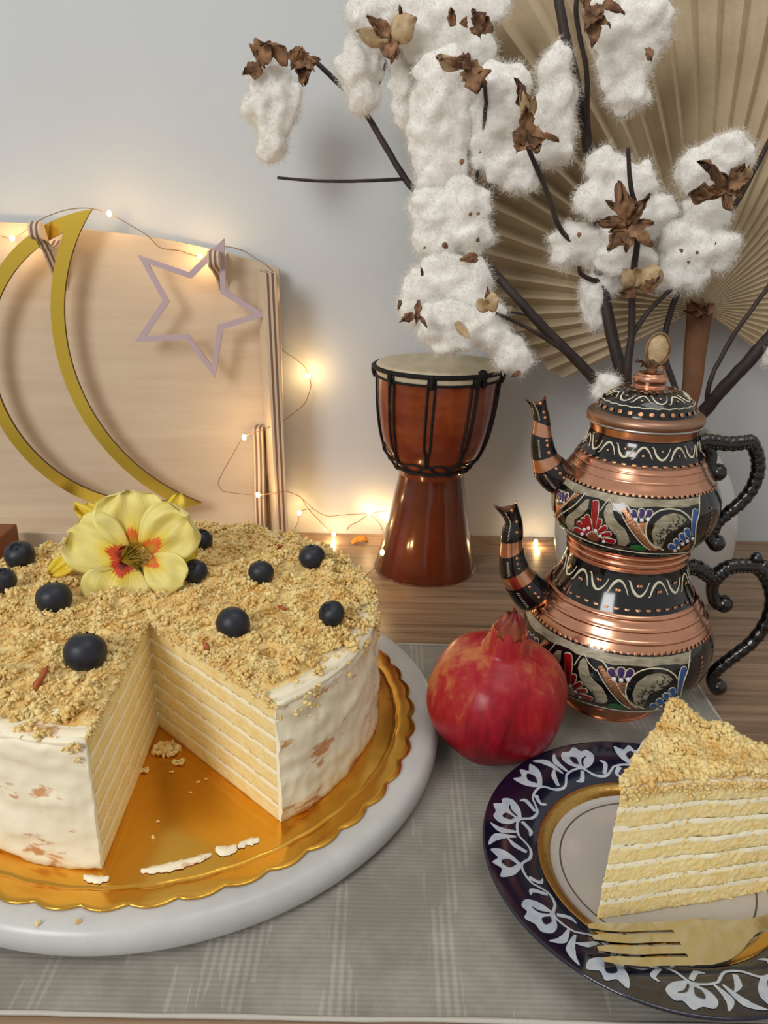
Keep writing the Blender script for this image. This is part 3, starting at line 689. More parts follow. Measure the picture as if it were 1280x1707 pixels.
# ---------------------------------------------------------------- plate
PC = (.1362, .2935); PZ = CL+.0002
def plate():
    rt = thing('plate', (PC[0], PC[1], PZ), 'cobalt blue plate with white scrolling motif and gold ring at the front right', 'plate')
    c = (PC[0], PC[1], PZ)
    top = smooth_prof([(0, .0048), (.030, .0048), (.046, .0052), (.0525, .0072)], 5)
    MB().add(*lathe(top, 128, c)).build('well', M_pwhite, rt)['label'] = 'white centre of the plate'
    rim = smooth_prof([(.0545, .0084), (.062, .0115), (.072, .0142), (.0810, .0160), (.0838, .0166)], 6)
    edge = [(.0846, .0164), (.0848, .0156), (.0838, .0146)]; under = [(.075, .0118), (.062, .0082), (.052, .0030), (.047, .0022), (.0465, 0), (.0435, 0), (.042, .0020), (0, .0022)]
    MB().add(*lathe(rim+edge+under, 160, c)).build('rim', M_pblue, rt)['label'] = 'cobalt blue rim'
    MB().add(*lathe(smooth_prof([(.0505, .0064), (.0518, .0078), (.0535, .0090), (.0560, .0098), (.0572, .0098)], 3), 128, c)).build('gold_ring', M_pgold, rt)['label'] = 'gilded ring'
    MB().add(*lathe([(.0452, .00525), (.0455, .0055), (.0460, .00535)], 128, c)).build('fine_line', M_pline, rt)
    P_ = rim
    def hz(r_):
        for i in range(len(P_)-1):
            if P_[i][0] <= r_ <= P_[i+1][0]: t = (r_-P_[i][0])/(P_[i+1][0]-P_[i][0]); return P_[i][1]+t*(P_[i+1][1]-P_[i][1])
        return P_[0][1] if r_ < P_[0][0] else P_[-1][1]
    NM = 14
    def mapr(k, s, t, lift=.00022):
        """motif space: s along the rim in units of one repeat (0..1), t across 0 (inner) .. 1 (outer)"""
        a = 2*pi*(k+s)/NM + .28; r_ = .0598+t*(.0820-.0598); return (PC[0]+r_*cos(a), PC[1]+r_*sin(a), PZ+hz(r_)+lift)
    def stroke(m, k, pts, wd):
        Q = spline([(p[0], p[1], 0) for p in pts], 7); n = len(Q); W = wd if isinstance(wd, list) else [wd]*2; W = interp(W, n)
        vs = []; fs = []
        for i, q in enumerate(Q):
            t = Q[min(i+1, n-1)]-Q[max(i-1, 0)]; t = Vector((t.x*1.45, t.y)).normalized(); s_ = Vector((-t.y/1.45, t.x))
            vs += [mapr(k, q.x-s_.x*W[i], q.y-s_.y*W[i]), mapr(k, q.x+s_.x*W[i], q.y+s_.y*W[i])]
        for i in range(n-1): fs.append((2*i, 2*i+1, 2*i+3, 2*i+2))
        m.add(vs, fs)
    def fill(m, k, poly, lift=.00022):
        n = len(poly); cx = sum(p[0] for p in poly)/n; cy = sum(p[1] for p in poly)/n
        vs = [mapr(k, cx, cy, lift)]; fs = []
        for rr in (.5, 1):
            for p in poly: vs.append(mapr(k, cx+(p[0]-cx)*rr, cy+(p[1]-cy)*rr, lift))
        for i in range(n):
            j = (i+1) % n; fs.append((0, 1+i, 1+j)); fs.append((1+i, 1+n+i, 1+n+j, 1+j))
        m.add(vs, fs)
    def sp(pts, sub=4):
        q = spline([(p[0], p[1], 0) for p in pts]+[(pts[0][0], pts[0][1], 0)], sub); return [(p.x, p.y) for p in q[:-1]]
    m = MB(); m2 = MB()
    for k in range(NM):
        sg = 1 if k % 2 else -1; T = lambda t: .5+(t-.5)*1.0
        stroke(m, k, [(-.02, .30), (.18, .06), (.42, .10), (.60, .34), (.80, .36), (.98, .30)], [.028, .034, .030, .028])
        if k % 2 == 0:   # tulip with a dark eye
            fill(m, k, sp([(.60, .34), (.44, .52), (.36, .74), (.40, .98), (.52, .84), (.62, 1.0), (.72, .84), (.86, .94), (.84, .66), (.74, .46)]))
            fill(m2, k, sp([(.62, .46), (.54, .62), (.60, .80), (.70, .66)]), .0004)
            stroke(m, k, [(.30, .15), (.22, .40), (.10, .56)], [.05, .07, .01]); stroke(m, k, [(.02, .36), (.14, .80), (.32, 1.0)], [.02, .09, .01])
            stroke(m, k, [(.86, .30), (.96, .10), (.86, -.02)], [.06, .05, .01])
        else:            # shell-shaped blossom
            fill(m, k, sp([(.56, .30), (.36, .42), (.26, .66), (.34, .86), (.44, .84), (.52, 1.0), (.64, .90), (.76, .92), (.84, .74), (.78, .50)]))
            stroke(m2, k, [(.56, .40), (.50, .58), (.40, .66)], [.02, .03, .01]); fill(m2, k, sp([(.62, .46), (.60, .66), (.70, .72), (.70, .54)]), .0004)
            stroke(m, k, [(.22, .10), (.12, .38), (.20, .50)], [.05, .06, .01]); stroke(m, k, [(.90, .34), (.98, .70), (.90, .96)], [.02, .08, .01])
            stroke(m, k, [(.62, .28), (.74, .06), (.88, .06)], [.05, .06, .01])
    o = m.build('scroll_motif', M_pmotif, rt); o['label'] = 'white scrolling flower and leaf motif'; o['kind'] = 'stuff'
    for q in m2.v: q[:, 2] += .00015
    m2.build('motif_eye', M_pblue, rt)['kind'] = 'stuff'
plate()

# ---------------------------------------------------------------- slice of cake on the plate
def cake_slice():
    z0 = PZ+.0050
    A = Vector((.1000, .2635)); Bk = Vector((.1420, .3215)); T = Vector((.2120, .2860))
    rt = thing('cake_slice', (.15, .29, z0), 'wedge of pale yellow layer cake with crumb top standing on the blue plate', 'cake')
    def outline():
        pts = []
        for k in range(150): pts.append(A.lerp(T, k/150))
        for k in range(30): pts.append(T.lerp(Bk, k/30))
        for k in range(34):
            t = k/34; q = Bk.lerp(A, t); d = Vector((-.82, .57)); pts.append(q+d*.004*sin(pi*t))
        return pts
    out = outline(); cen = (A+Bk+T)/3; NS = 7; H = .0665; tcr = .0017; ts = (H-tcr*(NS-1))/NS
    lean = Vector((.0045, .0055))    # the wedge leans back a little
    def squash(v):
        f = 1-.14*max(0, (v[0]-.10))/.11; h = (v[2]-z0); k = h/H
        return (v[0]+lean.x*k, v[1]+lean.y*k, z0+h*f*1.0+.0012*sin((v[0]-.1)*45)*k)
    z = z0
    def sagf(i): return lambda q: (.0016*nz((q.x*30, q.y*30, 2))+.0007*nz((q.x*45, q.y*45, i*2.3)))*min(1, i/2)
    for i in range(NS):
        vs, fs, n = slab(out, z-.0002, z+ts+.0002, cen, .0007, 20, 8, sagf(i), 560); c0 = len(vs); vs = list(vs)+[(cen.x, cen.y, z), (cen.x, cen.y, z+ts)]
        for k in range(n): j = (k+1) % n; fs.append((c0, j, k)); fs.append((c0+1, 8*n+k, 8*n+j))
        MB().add([squash(v) for v in vs], fs).build('sponge_layer', M_sponge, rt); z += ts
        if i < NS-1:
            vs, fs, n = slab(out, z-.0006, z+tcr+.0006, cen, .0008, 70+i*5, 4, sagf(i+.5), 150, .0001)
            MB().add([squash(v) for v in vs], fs).build('cream_layer', M_cream, rt)['label'] = 'thin line of cream'; z += tcr
    vs, fs, n = slab(out, z, z+.0026, cen, .0010, 130, 2, None, 170); c0 = len(vs); vs = list(vs)+[(cen.x, cen.y, z+.003)]
    for k in range(n): fs.append((c0, 2*n+k, 2*n+(k+1) % n))
    MB().add([squash(v) for v in vs], fs).build('top_cream', M_frost, rt)
    P = []; R = []; z += .0020
    def ins(x, y):
        p = Vector((x, y)); s = lambda a, b: (b.x-a.x)*(p.y-a.y)-(b.y-a.y)*(p.x-a.x)
        return s(A, T) > 0 and s(T, Bk) > 0 and s(Bk, A) > -.0001
    while len(P) < 5200:
        x = random.uniform(.095, .215); y = random.uniform(.26, .325)
        if not ins(x, y): continue
        h = .0022+.0050*max(0, nz((x*60, y*60, 4))+.3); pk = .009*math.exp(-((x-.137)**2+(y-.314)**2)/.00011)+.006*math.exp(-((x-.160)**2+(y-.305)**2)/.00005)
        P.append(squash((x, y, z+(h+pk)*random.random()**.5))); R.append(.0005+.0013*random.random()**1.5)
    # a few crumbs over the front edge
    for k in range(420):
        t = random.random(); q = A.lerp(T, t); P.append(squash((q.x, q.y-.0006, z-abs(random.gauss(0, .0028))))); R.append(.0004+.0008*random.random())
    for k in range(500):
        t = random.random(); q = A.lerp(T, t) if k % 3 else A.lerp(Bk, t); P.append(squash((q.x, q.y-.0003, random.uniform(z0, z)))); R.append(.0003+.0004*random.random())
    m = MB(); scatter(m, np.array(P), np.array(R), 1, .35, .33); o = m.build('crumb_topping', M_crumb, rt, smooth=True); o['kind'] = 'stuff'
cake_slice()

# ---------------------------------------------------------------- fork
def fork():
    a = atZ(992, 1572, .020); b = atZ(1222, 1556, .016)      # tip middle -> neck
    ax = (Vector((b.x, b.y, 0))-Vector((a.x, a.y, 0))); ax.normalize(); sd = Vector((ax.y, -ax.x, 0))
    L0 = (Vector((b.x-a.x, b.y-a.y))).length
    a = Vector((a.x, a.y, 0)); WH = .0115
    zb = PZ
    def zc(u):   # height of the fork's spine along its length
        pts = [(-.01, .0195), (0, .0185), (.02, .0145), (.045, .0118), (.06, .0125), (.075, .0185), (.09, .0230), (.13, .0290), (.20, .0310)]
        for i in range(len(pts)-1):
            if pts[i][0] <= u <= pts[i+1][0]:
                t = (u-pts[i][0])/(pts[i+1][0]-pts[i][0]); t = t*t*(3-2*t)*.5+t*.5; return zb+pts[i][1]+t*(pts[i+1][1]-pts[i][1])
        return zb+pts[-1][1]
    def strip(mb, us, lo, hi, th=.0011, nv=6):
        vs = []; fs = []; n = len(us)
        for s_ in (0, 1):
            for u in us:
                for j in range(nv+1):
                    v = lo(u)+(hi(u)-lo(u))*j/nv
                    vs.append(a+ax*u+sd*v+Vector((0, 0, zc(u)+8*v*v*.35-(0 if s_ == 0 else th))))
        k = nv+1; off = n*k
        for i in range(n-1):
            for j in range(nv): q = i*k+j; fs.append((q, q+k, q+k+1, q+1)); fs.append((off+q, off+q+1, off+q+k+1, off+q+k))
        rim = [j for j in range(k)]+[i*k+nv for i in range(1, n)]+[(n-1)*k+j for j in range(nv-1, -1, -1)]+[i*k for i in range(n-2, 0, -1)]
        for i in range(len(rim)): p, q = rim[i], rim[(i+1) % len(rim)]; fs.append((p, q, q+off, p+off))
        mb.add(vs, fs)
    m = MB(); TL = .040
    for t in range(4):
        c = (-1.5+t)*WH*2/4*1.02
        wf = lambda u, c=c: .0021*min(1, .45+u/.012)
        strip(m, [TL*k/10 for k in range(11)], lambda u, c=c: c*(.92+.08*u/TL)-wf(u), lambda u, c=c: c*(.92+.08*u/TL)+wf(u), nv=3)
    def hw(u):
        pts = [(TL-.001, WH*.93), (.048, WH*.98), (.055, WH*.92), (.063, WH*.66), (.070, .0040), (.077, .0028), (.09, .0027), (.13, .0038), (.17, .0055), (.20, .0060)]
        for i in range(len(pts)-1):
            if pts[i][0] <= u <= pts[i+1][0]: t = (u-pts[i][0])/(pts[i+1][0]-pts[i][0]); return pts[i][1]+t*(pts[i+1][1]-pts[i][1])
        return pts[-1][1]
    strip(m, [TL-.0008+(.175-TL)*k/60 for k in range(61)], lambda u: -hw(u), lambda u: hw(u), .0014, 8)
    o = sharp(m.build('fork', M_steel), 50); tag(o, 'shiny metal fork resting on the blue plate below the cake slice', 'fork')
fork()

# ---------------------------------------------------------------- teapots
TX, TY = .1552, .4525
low_prof = [(0, .0), (.0290, 0), (.0305, .0006), (.0310, .004), (.0330, .0085), (.0395, .0125), (.0492, .0200), (.0567, .0310), (.0603, .0430), (.0608, .0520), (.0593, .0590), (.0568, .0650), (.0548, .0690),
            (.0526, .0725), (.0502, .0765), (.0482, .0800), (.0447, .0838), (.0415, .0900), (.0388, .0970), (.0371, .1035), (.0366, .1085)]
U0 = .1087   # the upper pot stands in the lower pot's mouth
up_prof = [(0, .0), (.0345, 0), (.0366, .0008), (.0376, .0030), (.0366, .0055), (.0378, .0085), (.0420, .0130), (.0475, .0210), (.0500, .0300), (.0501, .0390), (.0485, .0440), (.0466, .0480), (.0442, .0520),
           (.0412, .0560), (.0392, .0595), (.0368, .0640), (.0334, .0690), (.0318, .0745), (.0311, .0780), (.0320, .0835)]
class Surf:
    def __init__(s, prof, z0):
        s.P = smooth_prof(prof, 6); s.P = [p for p in s.P]; s.z0 = z0
        s.Z = [p[1] for p in s.P]
    def r(s, z):
        z = z-s.z0; P = s.P
        if z <= 0: return P[-1][0]
        for i in range(len(P)-1, 0, -1):
            if P[i-1][1] <= z <= P[i][1]:
                d = P[i][1]-P[i-1][1]
                return P[i-1][0]+(P[i][0]-P[i-1][0])*((z-P[i-1][1])/d if d > 1e-9 else 0)
        return P[-1][0]
    def pt(s, th, z, lift=.0003):
        r_ = s.r(z); e = .0006; dr = (s.r(z+e)-s.r(z-e))/(2*e); n = Vector((1, -dr)).normalized()
        rr = r_+n.x*lift; return Vector((TX+rr*cos(th), TY+rr*sin(th), z+n.y*lift))
    def hit(s, px, py):
        """pixel ray -> (theta, z) on this surface (first hit)"""
        d = ray(px, py); t0, t1 = .36, .56; prev = None
        for i in range(400):
            t = t0+(t1-t0)*i/400; p = CAM+d*t; f = hypot(p.x-TX, p.y-TY)-s.r(p.z)
            if f < 0: break
        else:
            # grazing: closest approach
            best = min((hypot((CAM+d*(t0+(t1-t0)*i/400)).x-TX, (CAM+d*(t0+(t1-t0)*i/400)).y-TY)-s.r((CAM+d*(t0+(t1-t0)*i/400)).z), i) for i in range(400)); p = CAM+d*(t0+(t1-t0)*best[1]/400)
        th = atan2(p.y-TY, p.x-TX); return (th-2*pi if th > pi/2 else th), p.z
class Inlay:
    """ornament shapes in (theta, z) laid on a pot surface as thin enamel pieces"""
    def __init__(s, surf, conv=None): s.s = surf; s.m = {}; s.conv = conv or (lambda p: p)
    def g(s, k):
        if k not in s.m: s.m[k] = MB()
        return s.m[k]
    def tz(s, p): return s.conv(p)
    def stroke(s, k, pts, wd, lift=.0005, sub=5, raw=False):
        """pts in (theta,z) [raw] or pattern pixels; wd metres"""
        Q = [(p if raw else s.tz(p)) for p in pts]; Q = spline([(q[0], q[1], 0) for q in Q], sub) if sub > 1 else [Vector((q[0], q[1], 0)) for q in Q]
        n = len(Q); W = interp(wd if isinstance(wd, list) else [wd, wd], n); vs = []; fs = []
        P3 = [s.s.pt(q.x, q.y, lift) for q in Q]
        for i, p in enumerate(P3):
            t = (P3[min(i+1, n-1)]-P3[max(i-1, 0)]).normalized(); nr = Vector((p.x-TX, p.y-TY, 0)).normalized(); e = .0006
            r0 = (s.s.r(p.z+e)-s.s.r(p.z-e))/(2*e); nr = Vector((nr.x, nr.y, -r0)).normalized(); sd = t.cross(nr).normalized()
            vs += [p-sd*W[i]/2-nr*.0002, p+nr*.0002, p+sd*W[i]/2-nr*.0002]
        for i in range(n-1): fs += [(3*i, 3*i+3, 3*i+4, 3*i+1), (3*i+1, 3*i+4, 3*i+5, 3*i+2)]
        s.g(k).add(vs, fs)
    def fill(s, k, poly, lift=.0004, raw=False, rings=4):
        Q = [(p if raw else s.tz(p)) for p in poly]; n = len(Q); cx = sum(q[0] for q in Q)/n; cz = sum(q[1] for q in Q)/n
        vs = [s.s.pt(cx, cz, lift+.0002)]; fs = []
        for r_ in range(1, rings+1):
            f = r_/rings
            for q in Q: vs.append(s.s.pt(cx+(q[0]-cx)*f, cz+(q[1]-cz)*f, lift+.0002*(1-f**3)))
        for i in range(n):
            j = (i+1) % n; fs.append((0, 1+i, 1+j))
            for r_ in range(rings-1): b = 1+r_*n; fs.append((b+i, b+n+i, b+n+j, b+j))
        s.g(k).add(vs, fs)
    def petal(s, base, tip, wd, col, outline=True, lift=.0006):
        """petal in pattern px from base to tip with width wd px"""
        b = Vector(base); t = Vector(tip); ax = t-b; sd = Vector((-ax.y, ax.x)).normalized(); pts = []
        for k in range(9): u = k/8; pts.append(b+ax*u*.93+sd*wd*.5*(.35+.65*sin(pi*.5*min(1, u*1.15))))
        for k in range(1, 6): a = pi*k/6; pts.append(b+ax*.93+sd*wd*.5*cos(a)+ax.normalized()*wd*.5*sin(a)*.8)
        for k in range(8, -1, -1): u = k/8; pts.append(b+ax*u*.93-sd*wd*.5*(.35+.65*sin(pi*.5*min(1, u*1.15))))
        if outline:
            c = sum((p for p in pts), Vector((0, 0)))/len(pts); s.fill('line', [c+(p-c)*1.0+(p-c).normalized()*5 for p in pts], .0003)
        s.fill(col, pts, lift)
    def dot(s, c, r_, col, lift=.0010):
        s.fill(col, [(c[0]+r_*cos(a*pi/5), c[1]+r_*sin(a*pi/5)) for a in range(10)], lift, rings=2)

def panel(inl, up):
    """the painted frieze, traced in pattern pixels"""
    D = lambda pts, w_, k='line', **q: inl.stroke(k, pts, w_, **q)
    # half fruit at the left edge
    D([(138, 165), (118, 200), (108, 280), (118, 360), (130, 405)], .0007); inl.fill('cream', [(134, 190), (122, 230), (116, 300), (124, 360), (134, 330), (139, 260)])
    for b in range(3): inl.petal((178+b*14, 296), (168+b*25, 226+b*10), 20, 'purple')
    for b in range(3): inl.dot((162+b*20, 285+b*7), 7, 'white')
    inl.fill('copper', [(150, 318), (200, 312), (165, 370), (150, 385)])
    inl.fill('copper', [(278, 238), (300, 252), (160, 410), (135, 408), (140, 385)]); D([(272, 236), (200, 320), (138, 396)], .0007); D([(340, 236), (250, 330), (142, 422)], .0007)
    inl.fill('cream', [(338, 282), (362, 280), (354, 335), (318, 378), (268, 410), (258, 486), (228, 470), (206, 430), (214, 392), (262, 356), (310, 310)])
    # red flower
    for bx, by, tx, ty, w_ in ((392, 470, 402, 292, 42), (375, 480, 345, 385, 30), (360, 486, 318, 405, 30), (350, 495, 290, 430, 28), (345, 505, 268, 470, 28), (410, 480, 430, 412, 28), (415, 492, 465, 460, 30), (430, 510, 492, 500, 28), (440, 532, 520, 552, 28)):
        inl.petal((bx, by), (tx, ty), w_, 'red')
    for c in ((332, 470), (360, 462), (318, 498), (404, 478), (432, 512), (455, 546)): inl.dot(c, 11, 'white')
    inl.fill('copper', [(340, 510), (352, 485), (380, 475), (408, 490), (425, 520), (420, 552), (380, 545), (350, 530)])
    for q in range(9): a = .4+q*.3; inl.dot((383-38*cos(a), 520-36*sin(a)), 4, 'white')
    # cream leaf
    inl.fill('cream', [(490, 300), (505, 322), (512, 360), (520, 395), (548, 435), (590, 470), (612, 520), (618, 556), (590, 578), (545, 572), (548, 540), (528, 505), (490, 470), (462, 420), (452, 366), (468, 322)])
    D([(432, 352), (460, 310), (490, 278), (510, 318), (535, 348), (560, 372)], .0006)
    # copper bar
    inl.fill('copper', [(566, 342), (590, 338), (650, 420), (720, 520), (810, 600), (780, 612), (735, 600), (660, 510), (600, 430)]); D([(562, 304), (600, 318), (650, 400), (705, 500), (765, 570), (835, 606)], .0009)
    D([(560, 360), (620, 470), (700, 570), (752, 606)], .0006)
    # purple fan
    for b, t in (((660, 405), (638, 360)), ((695, 405), (695, 352)), ((725, 405), (748, 360))): inl.petal(b, t, 40, 'purple')
    for c in ((655, 408), (695, 412), (735, 406)): inl.dot(c, 13, 'white')
    inl.fill('copper', [(664, 432), (728, 430), (722, 470), (704, 512), (680, 480)])
    # half pomegranate
    D([(790, 596), (745, 560), (722, 490), (740, 415), (790, 362), (860, 342), (940, 352), (990, 385), (1008, 412)], .0008)
    inl.fill('cream', [(772, 560), (760, 500), (782, 430), (835, 385), (900, 368), (955, 382), (985, 412), (960, 440), (915, 480), (862, 500), (838, 540), (822, 592), (796, 590)])
    rr = random.Random(4)
    for q in range(60):
        t = rr.random(); c = (800+160*t+rr.uniform(-18, 18), 535-120*t+rr.uniform(-38, 38)); a = rr.uniform(0, pi)
        D([(c[0]-12*cos(a), c[1]-12*sin(a)), c, (c[0]+10*cos(a+.4), c[1]+10*sin(a+.4))], .0005, 'black', lift=.0009, sub=1)
    # blue flower
    inl.petal((1022, 505), (1038, 345), 30, 'blue')
    for b, t in (((1002, 528), (982, 476)), ((972, 548), (948, 508)), ((940, 572), (912, 545)), ((912, 594), (878, 578))): inl.petal(b, t, 32, 'blue')
    for c in ((1018, 528), (984, 544), (955, 562), (928, 586), (906, 604)): inl.dot(c, 11, 'white')
    inl.fill('copper', [(1005, 560), (1000, 600), (960, 608), (935, 606), (970, 580)])
    inl.fill('green', [(612, 588), (630, 572), (670, 568), (705, 582), (726, 602), (690, 610), (645, 606)]); inl.fill('green', [(150, 430), (175, 425), (205, 450), (212, 470), (180, 458)])
    D([(1064, 252), (1064, 340), (1040, 480), (985, 628)], .0008)
    D([(140, 420), (250, 500), (420, 572), (600, 612), (760, 628), (900, 628), (985, 620)], .0006)

def conv_up(surf):
    return lambda p: surf.hit(890+p[0]*.2578, 760+p[1]*.2578)

SU = Surf(up_prof, U0+CL); SL = Surf(low_prof, CL)
ZU = lambda z: U0+CL+z
COLS = {'line': M_eline, 'cream': M_ecream, 'red': M_ered, 'purple': M_epurple, 'blue': M_eblue, 'green': M_egreen, 'white': M_ewhite, 'copper': M_ecopper, 'black': M_enamel}
NAMES = {'line': ('ivory_outline', 'thin ivory outlines'), 'cream': ('engraved_cream_shape', 'engraved cream leaves and bands'), 'red': ('red_petals', 'red enamel petals'), 'purple': ('purple_petals', 'purple enamel petals'),
         'blue': ('blue_petals', 'blue enamel petals'), 'green': ('green_leaf', 'green enamel leaf'), 'white': ('white_dots', 'white dots'), 'copper': ('copper_inlay', 'copper beads and bars'), 'black': ('black_strokes', 'black engraved strokes')}
def build_inlay(inl, rt):
    for k, m in inl.m.items():
        o = m.build(NAMES[k][0], COLS[k], rt); o['label'] = NAMES[k][1]; o['kind'] = 'stuff'

def band(prof, z0, a, b, off=0, lo=None, hi=None, n=128):
    """part of a smooth profile between heights a and b as a lathe"""
    P = [p for p in smooth_prof(prof, 6) if a-1e-6 <= p[1] <= b+1e-6]
    return lathe([(p[0]+off, p[1]) for p in P], n, (TX, TY, z0))

def scroll(inl, z, amp, n, wd, dots=True, a0=0):
    """row of alternating cups and arches with copper drops"""
    per = 2*pi/n
    for k in range(n):
        a = a0+k*per; up = 1 if k % 2 else -1
        pts = [(a-per*.10, z-up*amp*1.15)] + [(a+per*(.02+.96*t/8), z-up*amp+up*amp*2*sin(pi*t/8)**.8) for t in range(9)]
        inl.stroke('line', pts, [wd*.35, wd*1.3, wd, wd*.4], raw=True, sub=3)
        if dots:
            for q in ((-.07, .07) if (dots == 2) else (0,)):
                inl.fill('copper', [(a+per*(.5+q)+per*.07*cos(t*pi/4), z-up*amp*.45+amp*.22*sin(t*pi/4)) for t in range(8)], .0007, raw=True, rings=2)
def beads(inl, z, n, wa, hh, k='copper', a0=0, a1=2*pi, half=False):
    for i in range(n):
        a = a0+(a1-a0)*(i+.5)/n; w_ = (a1-a0)/n*wa
        pts = [(a+w_*.5*cos(t*pi/4+pi/8), z+hh*.5*(min(.35, sin(t*pi/4+pi/8)) if half else sin(t*pi/4+pi/8))) for t in range(8)]
        inl.fill(k, pts, .0007, raw=True, rings=2)
def cream_band(inl, surf, z1, z2, a0, a1, amp, seed):
    n = 110; vs = []; fs = []; rows = 6
    for i in range(n+1):
        a = a0+(a1-a0)*i/n; b = z2+amp*nz((a*4, seed, 0))*2+amp*.5*nz((a*14, seed, 3))
        for j in range(rows+1): vs.append(surf.pt(a, b+(z1-b)*j/rows, .0004))
    for i in range(n):
        for j in range(rows): q = i*(rows+1)+j; fs.append((q, q+rows+1, q+rows+2, q+1))
    inl.g('cream').add(vs, fs)

def spout(rt, name, Yp, path_l, path_r, black, seed=0):
    """spout between traced left and right contour pixels at the pot's plane; alternating bands"""
    L_ = spline([tuple(atY(x, y, Yp)) for x, y in path_l], 8); R_ = spline([tuple(atY(x, y, Yp)) for x, y in path_r], 8)
    n = 40
    def samp(P, t):
        k = t*(len(P)-1); i = min(int(k), len(P)-2); return P[i].lerp(P[i+1], k-i)
    rings = []
    for i in range(n+1):
        t = i/n; a, b = samp(L_, t), samp(R_, t); c = (a+b)/2; rings.append((c, (b-a)/2))
    def seg(i0, i1, lift=0, nn=20, scale=1, close=False):
        vs = []; fs = []
        for i in range(i0, i1+1):
            c, h = rings[i]; d = Vector((0, -1, 0)); w_ = h.length*1.0
            tp = (rings[0][0]-rings[3][0]).normalized()*(.0050*max(0, 1-(i-1)/3.5)); fl = 1+.22*max(0, 1-(i-1)/3)
            for k in range(nn): a = 2*pi*k/nn; vs.append(c+h*cos(a)*(1+lift/w_)*scale*fl+d*sin(a)*(w_*(.92)+lift)*scale+tp*(cos(a)**4-.5))
        for i in range(i1-i0):
            for k in range(nn): k2 = (k+1) % nn; fs.append((i*nn+k, i*nn+k2, (i+1)*nn+k2, (i+1)*nn+k))
        return vs, fs
    o = MB().add(*seg(1, n)).build(name, M_copper, rt)
    m = MB()
    for i0, i1 in black: m.add(*seg(i0, i1, .0004))
    m.build('black_band', M_enamel, o)
    # mouth: inner wall
    vi, fi = seg(1, 6, -.0006); m = MB().add(vi, [tuple(reversed(f)) for f in fi]); m.build('spout_mouth', M_copperd, o)
    # beads and squiggle on the bands
    m = MB(); m2 = MB()
    for i0, i1 in black:
        for q in range(3 if i1-i0 < 14 else 4):
            t = i0+1.5+(i1-i0-2)*q/(2.6 if i1-i0 < 14 else 3.4); i = int(t); 
            if i > i1-1: continue
            c, h = rings[i]; w_ = h.length; a = -.95+pi*0; p = c+h*(.30)+Vector((0, -1, 0))*(w_*.92*.955+.0004)
            m.add(*blob(p, (.0010, .0006, .0011), 2, 0))
        pts = []
        for q in range(17):
            t = i0+1+(i1-i0-2)*q/16; i = min(int(t), n-1); c = rings[i][0].lerp(rings[i+1][0], t-i); h = rings[i][1]; w_ = h.length
            xx = -.48+(.07 if q % 2 else -.07); pts.append(c+h*xx+Vector((0, -1, 0))*(w_*.92*sqrt(1-xx*xx)+.0006))
        m2.add(*tube(pts, .00022, 5))
    m.build('copper_beads', M_ecopper, o); m2.build('squiggle', M_eline, o)
    return o

def handle(rt, Yp, main, curls, knobs, r0=.0042):
    P = spline([tuple(atY(x, y, Yp)) for x, y in main], 7); n = len(P)
    rad = [r0*(1+.18*abs(sin(i*.9)))*(1.05-.25*i/n) for i in range(n)]
    m = MB().add(*tube(P, rad, 14))
    for c in curls:
        Q = spline([tuple(atY(x, y, Yp)) for x, y in c], 6); m.add(*tube(Q, [r0*.95, r0*.85, r0*.9, r0*1.25], 12))
        m.add(*blob(Q[-1], r0*1.35, 2, .05))
    for x, y, q in knobs: m.add(*blob(atY(x, y, Yp), q, 2, .12, 3))
    # studs along the outer side
    for i in range(6, n-3, 2):
        t = (P[i+1]-P[i-1]).normalized()
        for s_ in (-.5, .5): 
            sd = t.cross(Vector((0, -1, 0))); m.add(*blob(P[i]+Vector((0, -1, 0))*rad[i]*.86+sd*s_*rad[i], .00085, 1, 0))
    return m.build('handle', M_handle, rt)

